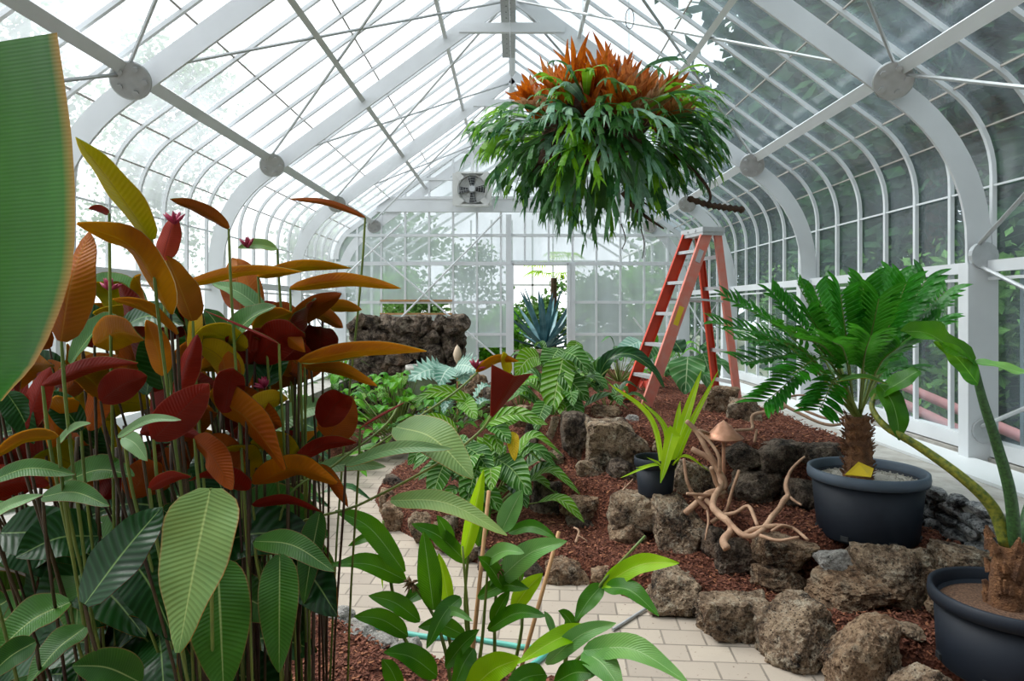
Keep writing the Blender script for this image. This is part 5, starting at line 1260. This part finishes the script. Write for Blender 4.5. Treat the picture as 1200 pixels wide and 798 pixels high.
# centre planter, ribbed plant
rp = rosette('ribbed_leaf_plant', 'dark ribbed-leaf plant with one yellow leaf at centre planter corner', (-.18, 4.85, .14), 34, .42, .2, [L['anth'], L['anth'], L['anth_l']], (.3, 1.4), .40, seed=5, droop=.35)
for a, b, w, k, o in [((560, 478, 4.9), (481, 470, 4.7), 18, 'anth_l', dict(bw=.18)), ((540, 470, 4.9), (558, 492, 4.6), 22, 'anth_l', dict()), ((536, 505, 4.7), (490, 490, 4.6), 18, 'anth_l', dict(bw=.1)), ((562, 500, 4.7), (642, 498, 4.5), 22, 'anth_l', dict(bw=.16)),
      ((583, 538, 4.6), (622, 580, 4.35), 40, 'anth', dict(bw=.1)), ((545, 522, 4.6), (577, 558, 4.4), 34, 'anth', dict(bw=.1)), ((522, 540, 4.7), (505, 592, 4.5), 30, 'anth', dict(bw=.1)), ((560, 545, 4.6), (545, 600, 4.4), 34, 'anth', dict(bw=.1)),
      ((590, 500, 4.7), (604, 478, 4.6), 20, 'anth_l', dict()), ((600, 506, 4.6), (603, 540, 4.5), 16, 'yel', dict(n=(0, -1, .1))), ((572, 495, 4.7), (598, 520, 4.5), 26, 'anth', dict()), ((575, 505, 4.75), (612, 488, 4.7), 24, 'anth_l', dict(bw=.1)), ((540, 560, 4.6), (590, 600, 4.35), 34, 'anth', dict(bw=.1)), ((510, 520, 4.8), (478, 545, 4.7), 24, 'anth', dict(bw=.15))]:
    lpx(rp, a, b, w, 't', L[k], shape='ov', fold=.2, wave=.04, **o)
bp_ = rosette('ribbed_leaf_plant', 'tall ribbed-leaf plant with white-veined leaf hanging over rock pile', (.42, 5.9, .6), 18, .42, .22, [L['anth'], L['anth_l']], (.5, 1.35), .38, seed=8, droop=.3)
for a, b, w, k, o in [((660, 418, 5.7), (646, 486, 5.5), 44, 'anth_l', dict(bw=.04, n=(-.3, -1, .3))), ((660, 412, 5.7), (690, 438, 5.5), 30, 'anth', dict(bw=.15)), ((632, 418, 5.8), (604, 440, 5.7), 30, 'anth_l', dict(bw=.2)), ((655, 408, 5.9), (640, 436, 5.8), 34, 'anth', dict()),
      ((668, 460, 5.6), (678, 505, 5.4), 26, 'anth', dict()), ((640, 470, 5.6), (628, 505, 5.4), 26, 'anth', dict()), ((655, 440, 5.6), (690, 470, 5.5), 30, 'anth', dict(bw=.1)), ((676, 400, 6.0), (668, 430, 5.9), 22, 'anth_l', dict())]:
    lpx(bp_, a, b, w, 't', L[k], shape='ov', fold=.2, wave=.04, **o)
ar = rosette('long_leaf_plant', 'plant with long dark arching leaf bending over before stepladder', (.85, 6.1, .68), 7, .32, .15, [L['anth'], L['cal_dark']], (.6, 1.3), .2, seed=12)
leaf(ar, 'leaf', [P(698, 452, 6.0), P(712, 422, 5.95), P(738, 415, 5.9), P(762, 430, 5.85), P(778, 454, 5.8)], .2, (.2, -.7, .7), L['cal_dark'], shape='lan', fold=.35, wave=.05, ns=20)
leaf(ar, 'leaf', [P(700, 455, 6.0), P(700, 430, 6.1), P(722, 418, 6.2)], .16, (0, -.7, .7), L['anth'], shape='ov', wave=.05)
mb = MB(); mb.tube([P(655, 475, 5.9), P(688, 455, 5.9), P(716, 430, 5.95)], .008, 6); mb.build('stalk', M['stem'], ar)
al = rosette('elephant_ear', 'elephant ear plant with heart-shaped leaves behind the stepladder', (1.95, 7.6, .68), 9, .36, .3, [L['aloc'], L['aloc'], L['cal_dark']], (.6, 1.3), .3, seed=14, shape='heart', droop=.5)
for a, b, w, k in [((806, 418, 7.3), (803, 462, 7.1), 44, 'aloc'), ((824, 414, 7.4), (836, 455, 7.3), 34, 'aloc'), ((790, 400, 7.6), (800, 414, 7.5), 24, 'cal_dark'), ((824, 403, 7.6), (836, 412, 7.5), 22, 'cal_dark'), ((750, 400, 7.9), (722, 416, 7.8), 24, 'silver'), ((765, 402, 7.9), (752, 424, 7.8), 24, 'aloc')]:
    lpx(al, a, b, w, 't', L[k], shape='heart', fold=.15, wave=.03, bw=.05)
rosette('leafy_bush', 'low bright green leafy plant before lava rock planter', (-1.28, 7.6, .1), 90, .24, .15, [L['bush'], L['anth_l'], L['bush']], (.3, 1.5), .62, seed=17, droop=.25, ns=7)
rosette('leafy_bush', 'small green plant between leafy clump and white pot', (-.75, 7.3, .14), 40, .24, .13, [L['bush'], L['anth']], (.3, 1.5), .5, seed=18, droop=.25, ns=7)
mo = rosette('split_leaf_plant', 'silvery split-leaf plant before the lava rock planter', (-.62, 7.3, .2), 5, .36, .28, [L['silver']], (.7, 1.3), .45, seed=20, lobes=1, shape='heart', ns=18, droop=.35)
for a, b, w in [((520, 432, 7.2), (478, 446, 7.0), 44), ((535, 428, 7.2), (560, 436, 7.0), 40), ((528, 430, 7.2), (514, 452, 6.9), 44), ((540, 430, 7.3), (545, 452, 7.0), 34)]:
    lpx(mo, a, b, w, 't', L['silver'], shape='heart', fold=.1, bw=.1, lobes=1, ns=18)
wp = P(497, 428, 7.9); mb = MB(); mb.lathe([(0, 0), (.15, 0), (.155, .03), (.2, .36), (.215, .37), (.215, .42), (.19, .42), (.18, .38), (0, .36)], (wp.x, 7.9, wp.z - .42), 28)
tag(mb.build('plant_pot', M['concrete'], smooth=True), 'pale grey clay pot rim behind silvery split-leaf plant', 'plant pot')
for lb, root, n, l, w, ms, sd in [
  ('low green clump beyond the path left of stone planter', (-2.5, 7.8, .1), 40, .3, .14, ['bush', 'cal_top'], 41), ('dark leafy plant beside left end of stone planter', (-2.4, 9.0, .1), 40, .34, .16, ['bush', 'anth'], 42),
  ('green plant at the foot of stone planter corner', (-.55, 9.3, .12), 40, .28, .12, ['bush', 'anth_l'], 43), ('leafy plant before the doorway with pale green leaves', (.1, 8.4, .3), 34, .3, .13, ['bush', 'anth_l'], 44),
  ('dark leafy plant at doorway step beside white-veined plant', (.5, 8.0, .62), 26, .3, .13, ['anth', 'bush'], 45), ('plant behind stepladder steps with narrow leaves', (1.35, 8.6, .66), 30, .34, .10, ['bush', 'aloc'], 46),
  ('green plant behind elephant ear near glass wall', (2.0, 9.2, .62), 30, .34, .14, ['bush', 'aloc'], 47), ('green clump between path bend and grassy tuft', (-1.9, 6.6, .1), 30, .3, .14, ['cal_top', 'bush'], 48),
  ('green undergrowth plant behind copper-backed clump', (-1.9, 5.0, .1), 34, .36, .16, ['cal_top', 'cal_dark'], 49), ('green undergrowth plant beside left ledge', (-2.4, 3.8, .1), 34, .4, .18, ['cal_top', 'cal_dark'], 50)]:
    rosette('leafy_plant', lb, root, n, l, w, [L[m_] for m_ in ms], (.15, 1.45), .42, seed=sd, ns=7)
gr = MB(); uvs = []; r = random.Random(8)
for c, n_, h_ in ((V((-2.05, 6.3, .08)), 150, .45), (V((-2.45, 9.75, .1)), 260, 1.1)):
    for _ in range(n_):
        a = r.uniform(0, 2 * PI); d = V((math.cos(a), math.sin(a), 0)); l = h_ * r.uniform(.6, 1.1); sp = r.uniform(.2, .7)
        leaf(None, '', [c + d * .03, c + d * l * sp * .4 + V((0, 0, l * .7)), c + d * l * sp + V((0, 0, l * (.85 - sp * .3)))], .012, (-d.x, -d.y, .4), L['bush'], shape='lan', fold=.1, ns=5, nw=1, mb=gr, uvs=uvs)
tag(gr.build('grass', L['bush'], smooth=True, uv=uvs), 'fine grassy tufts beside the path and the lava rock planter', 'grass', kind='stuff')
# red bromeliad behind the pile and reddish shoots near the low pane
rosette('bromeliad', 'small plant with red-green strap leaves near the low open pane', (-.95, 8.3, .3), 16, .3, .05, [L['p_back'], L['lime']], (.5, 1.4), .05, seed=61, shape='lan', ns=6)
rosette('bromeliad', 'pink-leaved plant standing behind the stepladder rungs', (1.45, 7.4, .68), 14, .3, .05, [L['p_back'], L['r_back']], (.7, 1.5), .1, seed=62, shape='lan', ns=6)
# dry flower stake by the planter
fp_ = P(536, 428, 8.6); t = thing('flower_stake', 'stake with pale closed flower head before low glass pane', 'flower stake', (fp_.x, 8.6, .12))
mb = MB(); mb.tube([V((fp_.x, 8.6, .1)), P(536, 425, 8.6)], .01, 6); mb.build('stalk', M['bamboo'], t)
mb = MB(); c = P(536, 426, 8.6); mb.lathe([(0, -.02), (.04, .05), (.055, .12), (.03, .2), (0, .24)], c, 12); mb.build('flower_head', simple('pale_bract', hx('d9c3a8'), .7, var=.1), t, True)

# ------------------------------------------------------------------ beyond the door
def agave(label, root, n, l, w):
    t = thing('agave', label, 'plant', root); r = random.Random(6); R0 = V(root)
    for i in range(n):
        az = i * 2.4; e = .15 + 1.3 * i / n; d = V((math.cos(az) * math.cos(e), math.sin(az) * math.cos(e), math.sin(e))); ll = l * r.uniform(.85, 1.1)
        leaf(t, 'leaf', [R0 + d * .05, R0 + d * ll * .5 + V((0, 0, -.02)), R0 + d * ll], w, V((-d.x * .5, -d.y * .5, 1)), L['agave'], shape='lan', fold=.5, wave=0, ns=10, nw=2)
agave('big blue-grey agave seen through the open doorway', (.66, 13.7, .78), 30, 1.3, .21)
mb = MB(); mb.lathe([(0, 0), (.6, 0), (.7, .7), (.62, .7), (0, .62)], (.62, 13.9, .04), 24); tag(mb.build('planter_tub', M['rock3']), 'dark round planter under the blue-grey agave', 'planter')
pt = thing('fan_palm', 'yellow-green fan palm beyond the doorway above agave', 'plant', (.85, 15.5, 0))
mb = MB(); mb.tube([V((.95, 15.5, 0)), V((.95, 15.5, 2.3))], .07, 8); mb.build('trunk', M['bark'], pt)
for k in range(14):
    a = k * 2.4; mb = MB(); uvs = []; c = V((.95, 15.5, 2.3)); e = c + V((math.cos(a) * .35, math.sin(a) * .35, .1 + .2 * (k % 3)))
    for j in range(12):
        b_ = a + (j - 5.5) * .2; leaf(None, '', [e, e + V((math.cos(b_) * .2, math.sin(b_) * .2, .05)), e + V((math.cos(b_) * .42, math.sin(b_) * .42, -.1))], .05, (0, -.3, 1), L['frondy'], shape='lan', ns=4, nw=1, mb=mb, uvs=uvs)
    mb.build('frond', L['frondy'], pt, True, uv=uvs)
# next room's frame
nr = MB()
for x in [-3 + .6 * i for i in range(11)]: nr.bar((x, 20, 0), (x, 20, 4.2 if abs(x) < 1.6 else 3), .05, .05, up=(0, 1, 0))
for z in (.9, 1.6, 2.3, 3.0): nr.bar((-3, 20, z), (3, 20, z), .05, .05)
for s in (-1, 1):
    for y in (13.2, 14.6, 16, 17.4, 18.8): nr.bar((3 * s, y, 0), (3 * s, y, 3), .05, .05, up=(0, 1, 0)); nr.bar((3 * s, y, 3), (0, y, 4.9), .05, .05)
    for z in (.9, 2.0, 3.0): nr.bar((3 * s, 12.6, z), (3 * s, 20, z), .05, .05)
tag(nr.build('trim_12', M['white']), kind='structure')
# outdoor and next-room greenery
def cloud_tree(name, label, base, h, rad, trunk_h, n, mt, seed, cone=False, size=.22, cat='tree', group=None):
    r = random.Random(seed); t = thing(name, label, cat, base, group); B = V(base)
    if trunk_h > 0:
        mb = MB(); mb.tube([B, B + V((0, 0, h * (.95 if cone else trunk_h / h + .15)))], [.018 * h + .04, .03], 8); mb.build('trunk', M['bark'], t)
    mb = MB(); uvs = []
    cen = [] 
    for _ in range(26):
        cen.append(V((r.gauss(0, .45) * rad, r.gauss(0, .45) * rad, r.uniform(.1, .95) * (h - trunk_h) + trunk_h)))
    for _ in range(n):
        if cone:
            z = trunk_h + (h - trunk_h) * (r.random() ** 1.5); q = (1 - (z - trunk_h) / (h - trunk_h)) * rad * (.55 + .45 * abs(math.sin(z * 3.2))); a = r.uniform(0, 2 * PI); q *= r.random() ** .45
            p = B + V((q * math.cos(a), q * math.sin(a), z - q * .25)); dv = V((math.cos(a), math.sin(a), r.uniform(-.6, .1)))
        else:
            c = r.choice(cen); p = B + c + V((r.gauss(0, .22) * rad, r.gauss(0, .22) * rad, r.gauss(0, .2) * rad)); p.z = max(p.z, B.z + .02)
            dv = V((r.gauss(0, 1), r.gauss(0, 1), r.gauss(0, .7)))
        dv.normalize(); s = size * r.uniform(.6, 1.4); sd = dv.cross(V((r.gauss(0, 1), r.gauss(0, 1), r.gauss(0, 1)))).normalized()
        i = len(mb.v); mb.v += [p, p + dv * s * .5 + sd * s * .3, p + dv * s, p + dv * s * .5 - sd * s * .3]; mb.f.append((i, i + 1, i + 2, i + 3)); mb.m.append(0); uvs += [(.5, 0), (1, .5), (.5, 1), (0, .5)]
    mb.build('foliage', mt, t, uv=uvs); return t
TG = 'conifers outside the glass wall'
for x, y, h, rd, lb, sd, cone in [(8.0, 1.5, 11, 3.4, 'dark conifer outside, nearest beyond the ledge glass', 1, True), (8.6, 7.5, 13, 3.6, 'tall dark conifer outside behind the cycad glass', 2, True), (8.4, 13.5, 13, 3.6, 'dark conifer outside beyond stepladder glass wall', 3, True),
                            (12.5, 4.5, 17, 4.2, 'broad dark evergreen rising above curved roof glass', 4, False), (13, 12, 18, 4.4, 'second broad evergreen behind the dark outdoor row', 5, False), (11, 21, 17, 4.4, 'distant broad evergreen outside near the far gable', 6, False),
                            (13, -3, 15, 4.4, 'broad evergreen outside beyond upper roof panes', 7, False), (13, 31, 21, 5, 'very tall far evergreen outside past the gable corner', 8, False)]:
    cloud_tree('conifer' if cone else 'evergreen_tree', lb, (x, y, -.05), h, rd, .2, 9000 if cone else 12000, L['conifer'], sd, cone, .5 if cone else .8)
for x, y, h, rd, lb, sd in [(5.6, 4.6, 2.2, 1.0, 'outdoor shrub behind pink pipes', 11), (5.9, 7.6, 2.6, 1.1, 'tall outdoor shrub behind second glass bay', 12), (5.6, 10.6, 2.2, 1.0, 'outdoor shrub behind third glass bay', 13), (6.0, 14.0, 2.6, 1.2, 'outdoor shrub past the far corner', 14)]:
    cloud_tree('shrub', lb, (x, y, -.05), h, rd, .1, 3500, L['broad'], sd, False, .16, 'shrub')
for x, y, h, rd, lb, sd in [(-14, 27, 13, 2.4, 'hazy pale tree outside the opposite roof glass', 21), (-15, 19, 12, 2.2, 'faint tall tree outside the bright glass', 22)]:
    cloud_tree('tree', lb, (x, y, -.05), h, rd, 1.5, 7000, L['broad'], sd, False, .24)
for x, y, h, rd, lb, sd in [(-1.7, 13.6, 1.9, .55, 'green shrub behind the raised vent pane', 31), (-.5, 13.8, 1.5, .5, 'shrub behind low open pane near doorway', 32), (1.9, 13.8, 2.3, .6, 'green shrub behind glass beside doorway', 33), (2.8, 14.6, 2.6, .6, 'yellow green shrub behind far corner glass', 34),
                            (-.9, 17.5, 3.3, .7, 'tall shrub in the next glasshouse room', 35), (-.1, 18.3, 1.7, .5, 'shrub at the end of next glasshouse room', 36), (.75, 16.6, 1.9, .6, 'round bush in the next room directly behind agave', 39), (1.9, 17.5, 2.4, .6, 'broad shrub in next room behind doorway palm', 37), (-2.6, 16.0, 2.6, .7, 'shrub along far side of next glasshouse room', 38)]:
    cloud_tree('shrub', lb, (x, y, 0), h, rd, .1, 2200, L['broad'] if sd % 2 else L['bush'], sd, False, .13, 'shrub')
for x, y, h, rd, lb, sd in [(-6, 27, 5.0, 2.4, 'grey green tree far beyond the next glasshouse room', 51), (7.0, 25, 7, 2.6, 'tall tree far beyond the stepladder', 53)]:
    cloud_tree('tree', lb, (x, y, -.05), h, rd, .4, 7000, L['broad'], sd, False, .3)
wm = MB()
for i in range(28): y_ = 2.2 + i * .08; wm.bar((3.3, y_, .66), (3.3, y_, 1.82), .004, .004)
for i in range(15): z_ = .7 + i * .08; wm.bar((3.3, 2.2, z_), (3.3, 4.4, z_), .004, .004)
wm.bar((3.3, 2.2, 0), (3.3, 2.2, 1.9), .03, .03); wm.bar((3.3, 4.4, 0), (3.3, 4.4, 1.9), .03, .03)
tag(wm.build('wire_screen', M['galv']), 'square wire mesh screen outside the low panes nearest the palm', 'screen')
# pink pipes outside
for dz, lb in ((0, 'upper dull pink pipe lying outside the glass wall'), (-.13, 'lower dull pink pipe lying outside the glass wall')):
    t = thing('drain_pipe', lb, 'pipe', (3.9, 5, .6)); a, b = V((3.9 + dz, 7.0 + dz, .86 + dz)), V((3.9 + dz, 3.2, .35 + dz)); mb = MB(); mb.tube([a, b], .045, 10); mb.build('tube', M['pink'], t, True)
    mb = MB(); mb.tube([a - (b - a).normalized() * .1, a + (b - a).normalized() * .02], .052, 10); mb.build('end_cap', M['yellow'], t, True)
